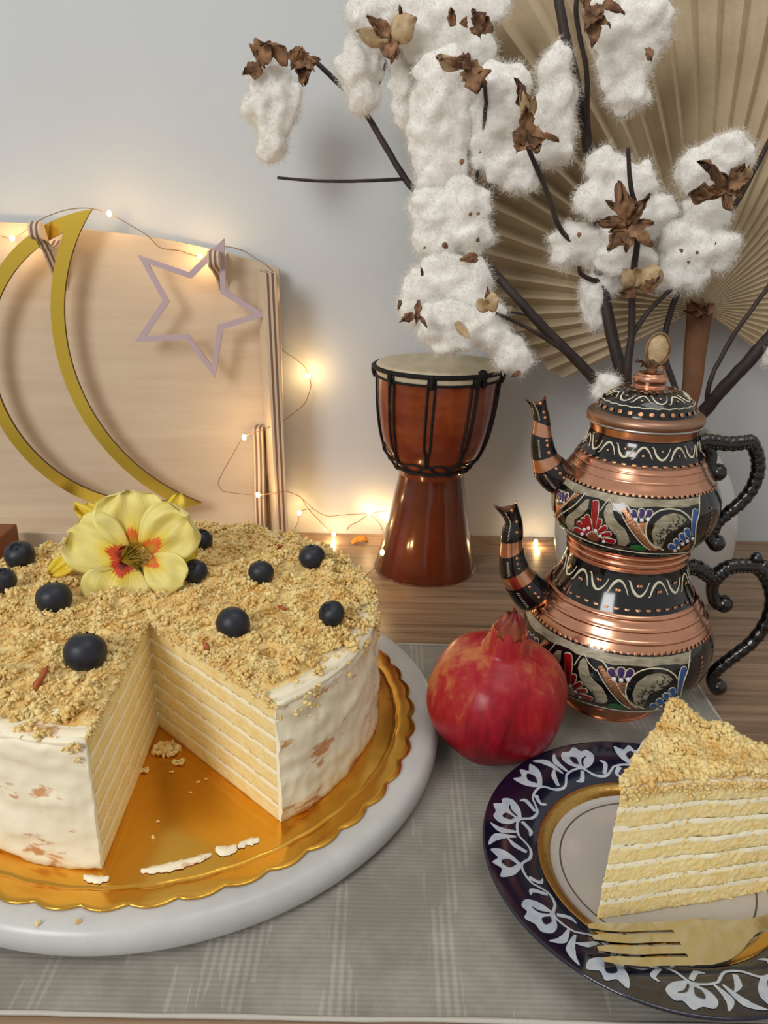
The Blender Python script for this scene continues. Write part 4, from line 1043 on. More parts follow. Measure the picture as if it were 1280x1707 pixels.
def teapot_lower():
    rt = thing('teapot', (TX, TY, CL), 'larger lower copper teapot of the stacked pair, black enamel with painted frieze', 'teapot', 'stacked copper teapots')
    c = (TX, TY, CL)
    sm = smooth_prof(low_prof, 6)
    def seg(a, b, mt, name, off=0, lab=None):
        P = [(p[0]+off*(1 if p[0] > .001 else 0), p[1]) for p in sm if a-1e-6 <= p[1] <= b+1e-6]
        o = MB().add(*lathe(P, 128, c)).build(name, mt, rt)
        if lab: o['label'] = lab
        return o
    o = MB().add(*lathe([(0, .0008)]+[p for p in sm if p[1] <= .0130]+[], 128, c)).build('foot', M_copper, rt); o['label'] = 'bare copper foot ring'
    seg(.0115, .0655, M_enamel, 'body', 0, 'black enamelled belly'); seg(.0645, .0845, M_copper, 'shoulder', 0, 'polished copper shoulder'); seg(.0832, .1085, M_enamel, 'neck', 0, 'black enamelled neck')
    # ridges on the shoulder
    m = MB()
    for z_, rr in ((.0700, .0543), (.0762, .0505), (.0822, .0465)): m.add(*lathe([(rr-.0008, z_-.0016), (rr+.0006, z_-.0006), (rr+.0006, z_+.0006), (rr-.0010, z_+.0016)], 128, c))
    m.build('shoulder_ridge', M_copper, rt)['kind'] = 'stuff'
    # mouth ring
    MB().add(*lathe([(.0366, .1075), (.0376, .1080), (.0374, .1084), (.0352, .1083), (.0342, .1060), (.0342, .0900)], 128, c)).build('mouth_rim', M_copper, rt)
    inl = Inlay(SL)
    pu = SU.hit
    def conv(p):
        th, z = SU.hit(890+p[0]*.2578, 760+p[1]*.2578); 
        # same frieze, taller belly
        f = (z-ZU(.0105))/(.0500-.0105); return th-.0, CL+.0150+f*(.0645-.0150)
    inl.conv = conv
    panel(inl, False)
    a0 = SU.hit(914, 800)[0]-.9; a1 = SU.hit(1163, 826)[0]
    cream_band(inl, SL, CL+.0638, CL+.0588, a0, a1, .0010, 3)
    beads(inl, CL+.0652, 92, .6, .0018); beads(inl, CL+.0868, 44, .5, .0020, half=True)
    scroll(inl, CL+.0985, .0040, 20, .0013, 2, .1)
    for k in range(14): inl.fill('copper', [(a1+.17+.012*cos(t*pi/4), CL+.020+k*.0029+.0007*sin(t*pi/4)) for t in range(8)], .0007, raw=True, rings=2)
    build_inlay(inl, rt)
    spout(rt, 'spout', TY, [(826, 842), (842, 868), (837, 885), (834, 915), (833, 945), (836, 965), (846, 985), (857, 1003), (868, 1014)], [(858, 838), (867, 858), (871, 880), (871, 905), (874, 925), (882, 942), (896, 958), (912, 972), (920, 984)],
          [(1, 13), (17, 24), (29, 38)])
    handle(rt, TY-.004, [(1128, 955), (1143, 947), (1160, 946), (1176, 955), (1190, 964), (1203, 952), (1220, 944), (1242, 943), (1262, 946), (1280, 968), (1287, 1000), (1278, 1035), (1255, 1068), (1228, 1090), (1204, 1108), (1190, 1122)],
           [[(1190, 964), (1187, 985), (1193, 1004), (1206, 1006)], [(1204, 1108), (1190, 1120), (1187, 1136), (1196, 1144)]], [(1261, 930, .0040), (1128, 957, .0060), (1274, 942, .0036)], .0046)
def teapot_upper():
    c = (TX, TY, U0+CL)
    rt = thing('teapot', c, 'smaller upper copper teapot stacked on the other, with domed lid', 'teapot', 'stacked copper teapots')
    sm = smooth_prof(up_prof, 6)
    def seg(a, b, mt, name, off=0, lab=None):
        P = [(p[0]+off, p[1]) for p in sm if a-1e-6 <= p[1] <= b+1e-6 and p[0] > .03]
        o = MB().add(*lathe(P, 128, c)).build(name, mt, rt); o['label'] = lab; return o
    seg(.0, .0125, M_copper, 'foot', 0, 'bare copper foot ring'); seg(.0105, .0508, M_enamel, 'body', 0, 'black enamelled belly'); seg(.0498, .0650, M_copper, 'shoulder', 0, 'polished copper shoulder')
    seg(.0625, .0780, M_enamel, 'neck', 0, 'black enamelled neck'); seg(.0770, .0836, M_copper, 'mouth_rim', 0, 'copper rim of the mouth')
    m = MB()
    for z_, rr in ((.0560, .0408), (.0605, .0383), (.0040, .0374), (.0082, .0378)): m.add(*lathe([(rr-.0008, z_-.0014), (rr+.0006, z_-.0005), (rr+.0006, z_+.0005), (rr-.0010, z_+.0014)], 128, c))
    m.build('shoulder_ridge', M_copper, rt)['kind'] = 'stuff'
    inl = Inlay(SU); inl.conv = conv_up(SU); panel(inl, True)
    a0 = SU.hit(914, 800)[0]-.9; a1 = SU.hit(1163, 826)[0]
    cream_band(inl, SU, ZU(.0492), ZU(.0452), a0, a1, .0008, 8)
    beads(inl, ZU(.0503), 84, .6, .0016); beads(inl, ZU(.0650), 40, .5, .0016, half=True)
    scroll(inl, ZU(.0716), .0032, 20, .0011, 1, .2)
    for k in range(11): inl.fill('copper', [(a1+.18+.014*cos(t*pi/4), ZU(.014)+k*.0028+.0006*sin(t*pi/4)) for t in range(8)], .0007, raw=True, rings=2)
    build_inlay(inl, rt)
    spout(rt, 'spout', TY, [(876, 664), (888, 684), (889, 705), (886, 735), (887, 765), (891, 790), (902, 808), (918, 822)], [(906, 662), (914, 690), (918, 715), (921, 735), (927, 752), (938, 764), (950, 776), (958, 790)],
          [(1, 10), (15, 23), (28, 38)])
    handle(rt, TY-.004, [(1140, 748), (1156, 744), (1172, 736), (1190, 737), (1215, 740), (1240, 738), (1252, 738), (1262, 760), (1263, 785), (1254, 812), (1236, 836), (1212, 856), (1194, 872), (1188, 888)],
           [[(1172, 740), (1185, 755), (1184, 778), (1196, 787)], [(1194, 872), (1185, 884), (1184, 898), (1194, 905)]], [(1252, 738, .0046), (1146, 748, .0058), (1262, 768, .0032)], .0042)
    # lid
    lz = ZU(.0842)
    lid = MB().add(*lathe(smooth_prof([(.0290, -.0008), (.0326, -.0005), (.0336, .0006), (.0341, .0026), (.0332, .0046), (.0296, .0062), (.028, .0064)], 4), 128, (TX, TY, lz))).build('lid', M_copperd, rt); lid['label'] = 'dull copper lid flange'
    MB().add(*lathe([(.0290, -.0018), (.0330, -.0016), (.0338, -.0006), (.0330, .0002)], 128, (TX, TY, lz))).build('tinned_edge', M_tin, lid)
    dome = [(.0296, .0056), (.0286, .0078), (.0272, .0104), (.0250, .0132), (.0215, .0160), (.0165, .0183), (.0120, .0194), (.0095, .0200)]
    MB().add(*lathe(smooth_prof(dome, 5), 128, (TX, TY, lz))).build('lid_dome', M_enamel, lid)['label'] = 'black enamelled dome'
    knob = [(.0125, .0186), (.0106, .0198), (.0090, .0210), (.0092, .0222), (.0099, .0240), (.0097, .0260), (.0084, .0270), (.0080, .0278), (.0055, .0284), (0, .0284)]
    MB().add(*lathe(smooth_prof(knob, 4), 48, (TX, TY, lz))).build('lid_knob', M_copper, lid)['label'] = 'copper knob'
    sd = Surf([(p[0], p[1]) for p in dome], lz); il = Inlay(sd)
    beads(il, lz+.0086, 30, .48, .0022); scroll(il, lz+.0156, .0015, 14, .0009, 1); il.stroke('line', [(2*pi*t/80, lz+.0118+.00025*sin(t*1.9)) for t in range(81)], .0007, raw=True, sub=1)
    beads(il, lz+.0187, 22, .4, .0006)
    for k, m in il.m.items(): m.build(NAMES[k][0], COLS[k], lid)['kind'] = 'stuff'
    return lz+.0284
teapot_lower(); KT = teapot_upper()

# dried pod on the lid knob
def pod():
    b = Vector((TX, TY, KT-.0004)); rt = thing('seed_pod', b, 'dried beige seed pod with curled brown husk standing on the lid knob', 'seed pod')
    m = MB()
    m.add(*blob(b+Vector((.0012, -.002, .0135)), (.0062, .0030, .0088), 3, .12, 2.5, 3, amp2=.08)); m.build('pod_shell', M_huskin, rt)
    m = MB().add(*tube(spline([b+Vector((.0012, -.002, .0135))+Vector((.0068*sin(t), -.0008, .0096*cos(t)+(.0018 if t == 0 else 0))) for t in [-2.6+.4*k for k in range(14)]], 3), .0007, 6)); m.build('pod_rim', M_husk, rt)
    m = MB()
    for k in range(7):
        a = 2*pi*k/7; d = Vector((cos(a), sin(a), 0)); add_leaf(m, b+Vector((0, 0, .0010)), b+d*random.uniform(.006, .010)+Vector((0, 0, random.uniform(.003, .008))), Vector((0, 0, 1)), .006, lambda u: sin(pi*(.2+.78*u)), curl=.2, ruffle=.3, thick=.0004, seed=k, nu=8, nv=4)
    m.add(*tube([b, b+Vector((0, 0, .006))], [.0035, .002], 8)); m.build('husk', M_husk, rt)
pod()

# ---------------------------------------------------------------- djembe
def djembe():
    DX, DY = .0415, .664
    rt = thing('djembe', (.0395, DY, 0), 'small varnished wooden goblet drum laced with black cord, against the wall', 'drum')
    shear = lambda v: (v[0]+(v[2])*.030-.002, v[1], v[2])
    prof_b = [(0, 0), (.0440, 0), (.0462, .0010), (.0462, .004), (.0432, .0180), (.0392, .0360), (.0355, .0540), (.0325, .0720), (.0300, .0860), (.0292, .0940)]
    prof_t = [(.0292, .0920), (.0315, .0985), (.0375, .1060), (.0430, .1160), (.0470, .1290), (.0498, .1450), (.0515, .1620), (.0525, .1800), (.0528, .1885)]
    def lb(p, n=96): 
        v, f = lathe(smooth_prof(p, 6), n, (DX, DY, 0)); return [shear(q) for q in v], f
    MB().add(*lb(prof_b)).build('stem', M_drumbase, rt); MB().add(*lb(prof_t)).build('bowl', M_drumwood, rt)
    MB().add(*lb([(0, .1918), (.030, .1918), (.0490, .1915), (.0535, .1905), (.0545, .1885), (.0542, .1845), (.0535, .1815), (.0528, .1815)])).build('drumhead', M_skin, rt)['label'] = 'cream goatskin drumhead'
    P = smooth_prof(prof_t, 6)
    def R(z):
        for i in range(len(P)-1):
            if P[i][1] <= z <= P[i+1][1]: return P[i][0]+(P[i+1][0]-P[i][0])*(z-P[i][1])/(P[i+1][1]-P[i][1]+1e-9)
        return P[-1][0]
    def pt(a, z, off=.0012, rr=None): r_ = (rr or R(z))+off; return Vector(shear((DX+r_*cos(a), DY+r_*sin(a), z)))
    def ring(z, rr, th, amp=0, n=90, ph=0):
        return tube([pt(2*pi*k/n, z+amp*sin(6*2*pi*k/n*2+ph), 0, rr+.0002*sin(k*2.1)) for k in range(n)], th, 8, closed=True)
    m = MB().add(*ring(.1878, .0556, .0020)); m.build('top_cord_ring', M_rope, rt)
    MB().add(*ring(.1805, .0540, .0010)).build('lower_head_ring', M_rope, rt)
    m = MB().add(*ring(.1003, R(.1003)+.0014, .0016, .0006)); m.add(*ring(.1085, R(.1085)+.0012, .0010, .0012, ph=1)); m.build('waist_cord_ring', M_rope, rt)
    NV = 9
    for k in range(NV):
        a = -pi/2+2*pi*k/NV-.16; m = MB()
        for s_ in (-.055, .055):
            pts = [pt(a+s_*(1 if z > .12 else .35)+.10*((.188-z)/.09)*-1*.35, z) for z in [.1875-.0794*q/14 for q in range(15)]]; m.add(*tube(pts, .0010, 6))
        m.add(*tube([pt(a, .1895, .0032), pt(a, .184, .0036), pt(a, .1785, .0018)], .0022, 8)); m.build('lacing_cord', M_rope, rt)
        b = a-.035; m2 = MB().add(*tube(spline([pt(b-2*pi/NV*.5, .1010), pt(b-2*pi/NV*.25, .1040), pt(b, .1085), pt(b+2*pi/NV*.25, .1040), pt(b+2*pi/NV*.5, .1010)], 5), .0009, 6)); m2.build('cross_cord', M_rope, rt)
    a = -.95; m = MB().add(*blob(pt(a, .1885, .003), (.0045, .0035, .0045), 3, .3, 2.5)); m.add(*blob(pt(a+.05, .182, .002), (.003, .003, .0045), 3, .3, 2.5)); m.build('cord_knot', M_rope, rt)
    e = Vector(shear((DX-.0435, DY-.008, .120))); m = MB().add(*tube(spline([pt(-2.7, .1085), pt(-2.75, .1120, .002), e-Vector((.001, 0, .004)), e], 4), .0012, 6)); m.add(*blob(e, (.0028, .0028, .0022), 2, .2)); m.build('cord_end', M_rope, rt)['label'] = 'loose knotted cord end'
djembe()

# ---------------------------------------------------------------- plywood shelf with moon and star
MY = .7000
def fit(pts):
    P = [atY(x, y, MY) for x, y in pts]; A = np.array([[2*p.x, 2*p.z, 1] for p in P]); b = np.array([p.x**2+p.z**2 for p in P]); s_ = np.linalg.lstsq(A, b, rcond=None)[0]
    return s_[0], s_[1], sqrt(s_[2]+s_[0]**2+s_[1]**2)
ox, oz, R0 = fit([(150, 348), (129, 351), (78, 373), (35, 404), (0, 449), (0, 709), (51, 779), (109, 818), (160, 838)])
ix, iz, R1 = fit([(150, 349), (129, 404), (111, 459), (105, 517), (113, 572), (133, 642), (168, 709), (219, 771), (289, 816), (310, 828)])
MOON = (ox, oz, R0, ix, iz, R1)
def shelf():
    rt = thing('plywood_stand', (-.25, .71, 0), 'birch plywood stand with curved top leaning board against the wall', 'stand')
    y0, y1 = .7250, .7310
    tp = [(-.62, .262), (-.52, .283), (-.42, .295), (-.345, .297), (-.30, .2955), (-.266, .292), (-.22, .2878), (-.186, .283), (-.14, .2735), (-.099, .262)]
    top = spline([(x, 0, z) for x, z in tp], 6)
    poly = [(p.x, y0, p.z) for p in top]+[(-.099, y0, .0), (-.62, y0, .0)]
    sharp(MB().add(*prism(poly, (0, y1-y0, 0))).build('back_board', M_panel, rt, smooth=False))['label'] = 'pale board with gently curved top edge'
    MB().add(*boxm((-.62, .6880, .0), (-.1200, y0-.0002, .0160), .0006)).build('base_board', M_panel, rt, smooth=False)
    # side post, turned so that its inner face shows; ply edges to the front
    v, f = boxm((-.0055, -.038, 0), (.0055, 0, .2605), .0004)
    o = MB().add(v, f).build('side_post', M_plyx, None, smooth=False); o.parent = rt; o.location = Vector((-.1095, .7245, 0))-rt.location; o.rotation_euler = (0, radians(-1.0), radians(19)); o['label'] = 'upright board with striped ply edge to the front'
    # wavy bracket behind the post, low down
    prof = [(.0, .016), (-.018, .016), (-.0205, .030), (-.0195, .050), (-.015, .075), (-.0125, .098), (-.0140, .116), (-.006, .118), (0, .118)]
    pr = spline([(0, q[0], q[1]) for q in prof[1:-1]], 5)
    pl = [Vector((0, 0, .016))]+pr+[Vector((0, 0, .118))]
    v, f = prism([(p.x-.0045, p.y, p.z) for p in pl], (.009, 0, 0))
    o = MB().add(v, f).build('side_bracket', M_plyx, None, smooth=False); o.parent = rt; o.location = Vector((-.1215, .7240, 0))-rt.location; o['label'] = 'wavy ply bracket inside the post'
    # pegs
    def peg(xw, ztip, zlow, yf, lab, notch=None):
        q = [(0, zlow), (-.006, zlow+.010), (-(y0-yf)*.62, ztip-.010), (-(y0-yf)*.95, ztip-.0055), (-(y0-yf)*1.0, ztip+.001), (-(y0-yf)*.96, ztip+.0060), (-(y0-yf)*.80, ztip+.0070), (-(y0-yf)*.70, ztip+.0030), (-(y0-yf)*.5, ztip+.0010), (-(y0-yf)*.2, ztip+.0015), (0, ztip+.006)]
        if notch: q = q[:-4]+[(-.0262, notch), (-.0200, notch), (-.008, notch+.002), (0, notch+.006)]
        P = spline([(0, a, b) for a, b in q], 4)
        v, f = prism([(p.x-.0048, p.y, p.z) for p in P], (.0096, 0, 0))
        o = MB().add(v, f).build('peg', M_plyx, None, smooth=False); o.parent = rt; o.location = Vector((xw, y0, 0))-rt.location; o['label'] = lab
    a = atY(112, 476, y0); b = atY(40, 384, .678); nt_ = MOON[1]+sqrt((MOON[2]-.0118)**2-(-.296-.006-MOON[0])**2)-.0012; peg(-.296, max(b.z-.001, nt_+.001), .240, .680, 'forked ply peg carrying the moon', nt_)
    a = atY(360, 480, y0); peg(atY(364, 440, .71).x, atY(350, 432, .69).z, atY(360, 484, y0).z, .688, 'ply peg carrying the star')
shelf()

def moon():
    Ym = .7000; th = .0030
    ox, oz, R0, ix, iz, R1 = MOON
    # crescent: outside circle O minus circle I (its left arc); band width
    wd = .0118; n = 110
    d = hypot(ix-ox, iz-oz); base = atan2(iz-oz, ix-ox)
    def arcs(Ra, Rb):   # crescent outline of circle O radius Ra, minus circle I radius Rb
        ca = (Ra*Ra+d*d-Rb*Rb)/(2*d*Ra); ca = max(-1, min(1, ca)); al = math.acos(ca)
        cb = (Rb*Rb+d*d-Ra*Ra)/(2*d*Rb); cb = max(-1, min(1, cb)); be = math.acos(cb)
        out = [(ox+Ra*cos(base+al+(2*pi-2*al)*k/n), oz+Ra*sin(base+al+(2*pi-2*al)*k/n)) for k in range(n)]
        a1 = base+pi+be; a0 = base+pi-be
        inn = [(ix+Rb*cos(a1+(a0-a1)*k/n), iz+Rb*sin(a1+(a0-a1)*k/n)) for k in range(n)]
        return out+inn
    A = arcs(R0, R1); Bq = arcs(R0-wd, R1+wd)
    v, f = ringprism([(x, Ym, z) for x, z in A], [(x, Ym, z) for x, z in Bq], (0, th, 0))
    m = MB(); nn = len(f); m.add(v, f); m.mi = [0 if k % 4 < 2 else 1 for k in range(nn)]
    o = m.build('crescent_moon', [M_mirror, M_mirrorside], smooth=False); tag(o, 'large gold mirror crescent moon outline hanging on the plywood stand', 'ornament')
moon()
def star():
    Ys = .6990
    pts = [(610, 262), (810, 330), (945, 200), (952, 400), (1112, 497), (940, 552), (910, 742), (795, 592), (597, 603), (708, 440)]
    P = [atY(x*.390625, 330+y*.390625, Ys) for x, y in pts]; P = [Vector((p.x, p.z)) for p in P]; w_ = .0026; n = len(P)
    def off(s_):
        out = []
        for i in range(n):
            a, b, c = P[i-1], P[i], P[(i+1) % n]; d1 = (b-a).normalized(); d2 = (c-b).normalized(); n1 = Vector((-d1.y, d1.x)); n2 = Vector((-d2.y, d2.x)); q = n1+n2; q = q/max(.35, q.dot(n1)*1.0)
            if q.length > 2.2: q = q.normalized()*2.2
            out.append(b+q*s_)
        return out
    A = off(w_); Bq = off(-w_)
    v, f = ringprism([(p.x, Ys, p.y) for p in A], [(p.x, Ys, p.y) for p in Bq], (0, .0025, 0))
    o = MB().add(v, f).build('star', M_star, smooth=False); tag(o, 'lilac-grey five-pointed star outline hanging on the plywood stand', 'ornament')
star()

o = MB().add(*boxm(atZ(-30, 930, .03)-Vector((.02, 0, .03)), atZ(4, 900, .03)+Vector((0, .03, .004)), .001)).build('wooden_block', M_brownblock, smooth=False)
tag(o, 'brown wooden block corner cut by the left border beside the plywood stand', 'block')

# ---------------------------------------------------------------- fairy lights
def lights():
    rt = thing('string_lights', (-.1, .70, .001), 'copper wire string of warm fairy lights looped over the stand and table', 'string lights')
    def W(pts): return spline([tuple(atY(*p)) if p[2] > 0 else tuple(atZ(p[0], p[1], -p[2])) for p in pts], 6)
    runs = [[(-30, 390, .715), (0, 393, .713), (18, 397, .712), (38, 388, .712), (70, 365, .708), (110, 350, .704), (148, 347, .704), (182, 356, .706), (215, 374, .710), (245, 392, .716), (268, 413, .718), (300, 418, .718), (333, 427, .716), (352, 416, .700), (376, 411, .708), (405, 418, .716), (425, 430, .716), (447, 445, .712), (460, 470, .734), (464, 560, .737), (470, 582, .736), (492, 598, .734), (508, 612, .732), (514, 627, .732), (518, 645, .732), (508, 672, .733), (490, 688, .733), (474, 700, .728), (460, 706, .700), (440, 716, .690), (407, 729, .690), (388, 758, .688), (370, 790, .688), (364, 806, .688), (372, 818, .688), (392, 822, .686), (430, 825, .682), (455, 822, .680), (476, 820, .680), (500, 828, .728), (512, 846, .728), (536, 872, .728), (556, 891, .730)],
            [(478, 818, .728), (502, 830, .734), (522, 848, .734), (545, 860, .734), (575, 858, .734), (615, 856, .734), (640, 852, .735), (660, 850, .736)],
            [(522, 848, .734), (506, 850, .730), (498, 856, .728), (497, 868, .728), (491, 884, .728), (492, 898, -.002), (500, 912, -.002)],
            [(615, 856, .734), (600, 868, .736), (582, 877, .737), (578, 885, -.002)], [(615, 856, .734), (632, 872, .736), (640, 888, -.002), (655, 902, -.002), (700, 905, -.002)],
            [(560, 970, -.0015), (580, 967, -.0015), (600, 965, -.0015), (618, 952, -.002), (634, 937, .617), (637, 921, .612)], [(600, 965, -.0015), (612, 978, -.0015), (624, 996, -.0015)],  # second run here: the wire's reflection in the table top, modelled as wire
            [(780, 890, -.002), (806, 903, -.002), (830, 908, -.002), (860, 905, -.002), (893, 904, -.002), (915, 902, -.002), (925, 896, -.004), (935, 900, -.002), (960, 904, -.002)]]
    m = MB()
    for r_ in runs:
        P = W(r_); P = [p+Vector((0, 0, .0003*nz((i*.9, 1, 1)))) for i, p in enumerate(P)]; m.add(*tube(P, .00036, 5))
    m.build('wire', M_wire, rt)
    bulbs = [(20, 397, .710), (182, 356, .704), (333, 427, .714), (514, 627, .731), (407, 729, .688), (430, 825, .680), (556, 891, .728), (499, 855, .727), (615, 856, .733), (648, 862, .735), (637, 921, .611), (893, 903, 0), (449, 490, .7235)]
    V, Fa = ico(2); me = None
    for i, (px, py, Y) in enumerate(bulbs):
        p = atY(px, py, Y) if Y else atZ(px, py, .0024)
        if me is None:
            b = MB().add(*blob((0, 0, 0), (.0019, .0019, .0027), 2, 0)).build('bulb', M_bulb, None); me = b.data; b.parent = rt
        else: b = bpy.data.objects.new('bulb', me); COL.objects.link(b); b.parent = rt
        b.location = p-rt.location; b['label'] = 'glowing warm bulb'
        l = bpy.data.lights.new('bulb_light', 'POINT'); l.energy = .036 if i < 6 else .024; l.color = (1, .62, .26); l.shadow_soft_size = .0022
        lo = bpy.data.objects.new('bulb_light', l); COL.objects.link(lo); lo.location = p+Vector((0, -.0110, .002))
lights()
v, f, u = leaf(atZ(586, 905, .001), atZ(615, 901, .001), (0, -.3, 1), .009, lambda u: sin(pi*(.15+.8*u)), curl=.25, ruffle=.2, thick=.0004, nu=10, nv=6)
tag(MB().add(v, f).build('dried_petal', M_orange), 'small orange dried petal on the table left of the drum', 'petal')

# ---------------------------------------------------------------- vase
VX, VY = .2176, .603
def vase():
    pr = [(0, 0), (.046, 0), (.052, .002), (.062, .016), (.0695, .040), (.0722, .065), (.0698, .090), (.062, .113), (.052, .130), (.0455, .138), (.043, .144), (.044, .148), (.0455, .150), (.043, .150), (.0405, .144), (.042, .138), (.049, .127), (.058, .110), (.067, .088), (.069, .065), (.066, .040), (.055, .018), (0, .008)]
    o = MB().add(*lathe(smooth_prof(pr, 5), 96, (VX, VY, 0))).build('vase', M_vase); tag(o, 'round white glazed vase behind the stacked teapots', 'vase')
vase()

# ---------------------------------------------------------------- palm fan
def palm():
    Yp = .672; hub = atY(1168, 512, Yp)
    base = Vector((VX+.006, VY+.004, .012))
    rt = thing('palm_fan', base, 'large dried beige palm fan leaf with brown stalk behind the cotton branches', 'palm leaf')
    # outline radius by direction (degrees, 0 = right, counter-clockwise), in px
    out = [(-34, 150), (-28, 170), (-20, 230), (-5, 300), (10, 330), (30, 400), (45, 520), (60, 640), (75, 740), (90, 760), (105, 760), (115, 700), (121, 600), (124, 545), (128, 520), (132, 500), (141, 470), (150, 455), (158, 430), (166, 410), (176, 385), (186, 345), (192, 300), (200, 240), (205, 225), (210, 205), (213, 60)]
    def rad(d):
        for i in range(len(out)-1):
            if out[i][0] <= d <= out[i+1][0]: t = (d-out[i][0])/(out[i+1][0]-out[i][0]); return out[i][1]+t*(out[i+1][1]-out[i][1])
        return 60
    NP = 48; a0, a1 = -33.0, 211.0; sc = Yp/F_PX*1.11; da = (a1-a0)/NP
    for k in range(NP):
        d0 = a0+da*k; rows = 12; vs = []; fs = []
        jit = random.uniform(.97, 1.03)
        for i in range(rows+1):
            for j, (f, hh) in enumerate(((0, 0), (.25, .5), (.5, 1), (.75, .5), (1, 0))):
                d = d0+da*f*1.0; R = rad(min(max(d, a0+.01), a1-.01))*sc*jit; t = .004+.996*i/rows; rr = R*t
                if i == rows and j == 2: rr *= 1.012
                a = radians(d); fold = min(.0120, rr*radians(da)*.72)
                y = Yp-fold*hh+.020*((rr/.3)**2)*.5 - .012*(rr/.3)*0 ; y = min(y, WALL_Y-.004)
                vs.append((hub.x+rr*cos(a), y, hub.z+rr*sin(a)))
        for i in range(rows):
            for j in range(4): q = i*5+j; fs.append((q, q+5, q+6, q+1))
        n = len(vs); vs += [(v[0], v[1]+.0007, v[2]) for v in vs]; fs += [tuple(reversed([q+n for q in f])) for f in fs]
        rim = [0, 1, 2, 3, 4]+[i*5+4 for i in range(1, rows+1)]+[rows*5+j for j in (3, 2, 1, 0)]+[i*5 for i in range(rows-1, 0, -1)]
        for i in range(len(rim)): p, q = rim[i], rim[(i+1) % len(rim)]; fs.append((q, p, p+n, q+n))
        MB().add(vs, fs).build('leaflet', M_palm, rt, smooth=False)
    # stalk: flattened, from the vase to the hub
    P = spline([base, (VX+.016, VY+.012, .10), atY(1149, 665, .630), atY(1158, 590, .650), atY(1166, 524, .665), atY(1168, 505, .667)], 7)
    vs = []; fs = []; n = len(P)
    for i, p in enumerate(P):
        t = i/(n-1); w_ = .0075+.0050*max(0, t-.3)/.7
        for q in range(12): a = 2*pi*q/12; vs.append(p+Vector((w_*cos(a)*.98, .0035*sin(a), 0)))
    for i in range(n-1):
        for q in range(12): q2 = (q+1) % 12; fs.append((i*12+q, i*12+q2, (i+1)*12+q2, (i+1)*12+q))
    fs.append(tuple(range((n-1)*12, n*12))); MB().add(vs, fs).build('stalk', M_palmstalk, rt)
    m = MB()
    for k, (x, y) in enumerate(((1142, 518), (1152, 500), (1160, 505), (1172, 498), (1184, 503), (1192, 514), (1178, 520))):
        add_leaf(m, atY(1166, 524, .663), atY(x, y, .655), (0, -1, 0), .006, None, curl=.3, ruffle=.5, thick=.0008, seed=k, nu=8, nv=4)
    m.build('hub_husk', M_husk, rt)
palm()

# ---------------------------------------------------------------- cotton branches
def lobe_rows(Y, L_): return [(x, y, rx, ry, Y+(q[0] if q else 0)) for (x, y, rx, ry, *q) in L_]
def lint(lobes, parent, seed, name='cotton_boll', fuzz=6500):
    m = MB(); fz = MB()
    for i, (x, y, rx, ry, Y) in enumerate(lobes):
        c = atY(x, y, Y); k = (c-CAM).dot(FWD)/F_PX; a, b = rx*k, ry*k; dp = min(a, b)*.80
        v, f = blob(c, (a*.97, dp, b*.97), 4, .42, 1.7, seed+i*1.7, amp2=.10, freq2=4.2); m.add(v, f)
        V = np.array([tuple(q) for q in v]); n = int(fuzz*(a*b/.0006)**.8)
        idx = rng.integers(0, len(V), n); base = V[idx]; nr = base-np.array(tuple(c)); nr /= np.array([a*a, dp*dp, b*b]); nr /= np.linalg.norm(nr, axis=1)[:, None]
        nr = nr+rng.normal(0, .75, (n, 3)); nr /= np.linalg.norm(nr, axis=1)[:, None]
        ln = .0010+.0056*rng.random((n, 1))**1.6; sd = np.cross(nr, rng.normal(size=(n, 3))); sd /= np.linalg.norm(sd, axis=1)[:, None]
        base = base+rng.normal(0, .0006, (n, 3)); mid = base+nr*ln*.55+sd*ln*.15; tip = base+nr*ln+np.array([0, 0, -.0006])
        w_ = .00009; T = np.stack([base-sd*w_, base+sd*w_, mid+sd*w_*.8, tip, mid-sd*w_*.8], 1).reshape(-1, 3)
        fz.v.append(T); fs = (np.array([[0, 1, 2, 4], ])[None]+(np.arange(n)*5)[:, None, None]+fz.n).reshape(-1, 4); f2 = (np.array([[4, 2, 3]])[None]+(np.arange(n)*5)[:, None, None]+fz.n).reshape(-1, 3)
        fz.f.extend(map(tuple, fs.tolist())); fz.f.extend(map(tuple, f2.tolist())); fz.mi.extend([0]*(2*n)); fz.n += n*5
    o = m.build(name, M_lint, parent); o['label'] = 'fluffy white cotton lint'
    r_ = o.modifiers.new('remesh', 'REMESH'); r_.mode = 'VOXEL'; r_.voxel_size = .0017; r_.use_smooth_shade = True
    q = o.modifiers.new('smooth', 'SMOOTH'); q.factor = .6; q.iterations = 6
    f = fz.build('lint_fibres', M_fibre, o); f['kind'] = 'stuff'; return o
def husk(parent, spec, seed=0):
    """spec: list of (base px, tip px, Y, width px, lining?)"""
    for i, (bx, by, tx, ty, Y, wd, inner) in enumerate(spec):
        k = Y/F_PX*1.1
        mh = MB(); add_leaf(mh, atY(bx, by, Y), atY(tx, ty, Y-.006), (0, -1, .2), wd*k, (lambda u, q=seed+i: sin(pi*(.14+.84*u))**.8*(1+(.0 if inner else .55)*nz((u*6, q*3.3, 0)))), curl=.12*(1 if (i+seed) % 2 else -1), cup=-.45 if inner else .25, ruffle=.10 if inner else .34, nu=12, nv=6, thick=.0007, seed=seed+i*1.9, rfreq=7)
        if inner: mh.build('open_husk', M_huskin, parent)['label'] = 'pale lined open husk'
        else: mh.build('bract', M_husk, parent)
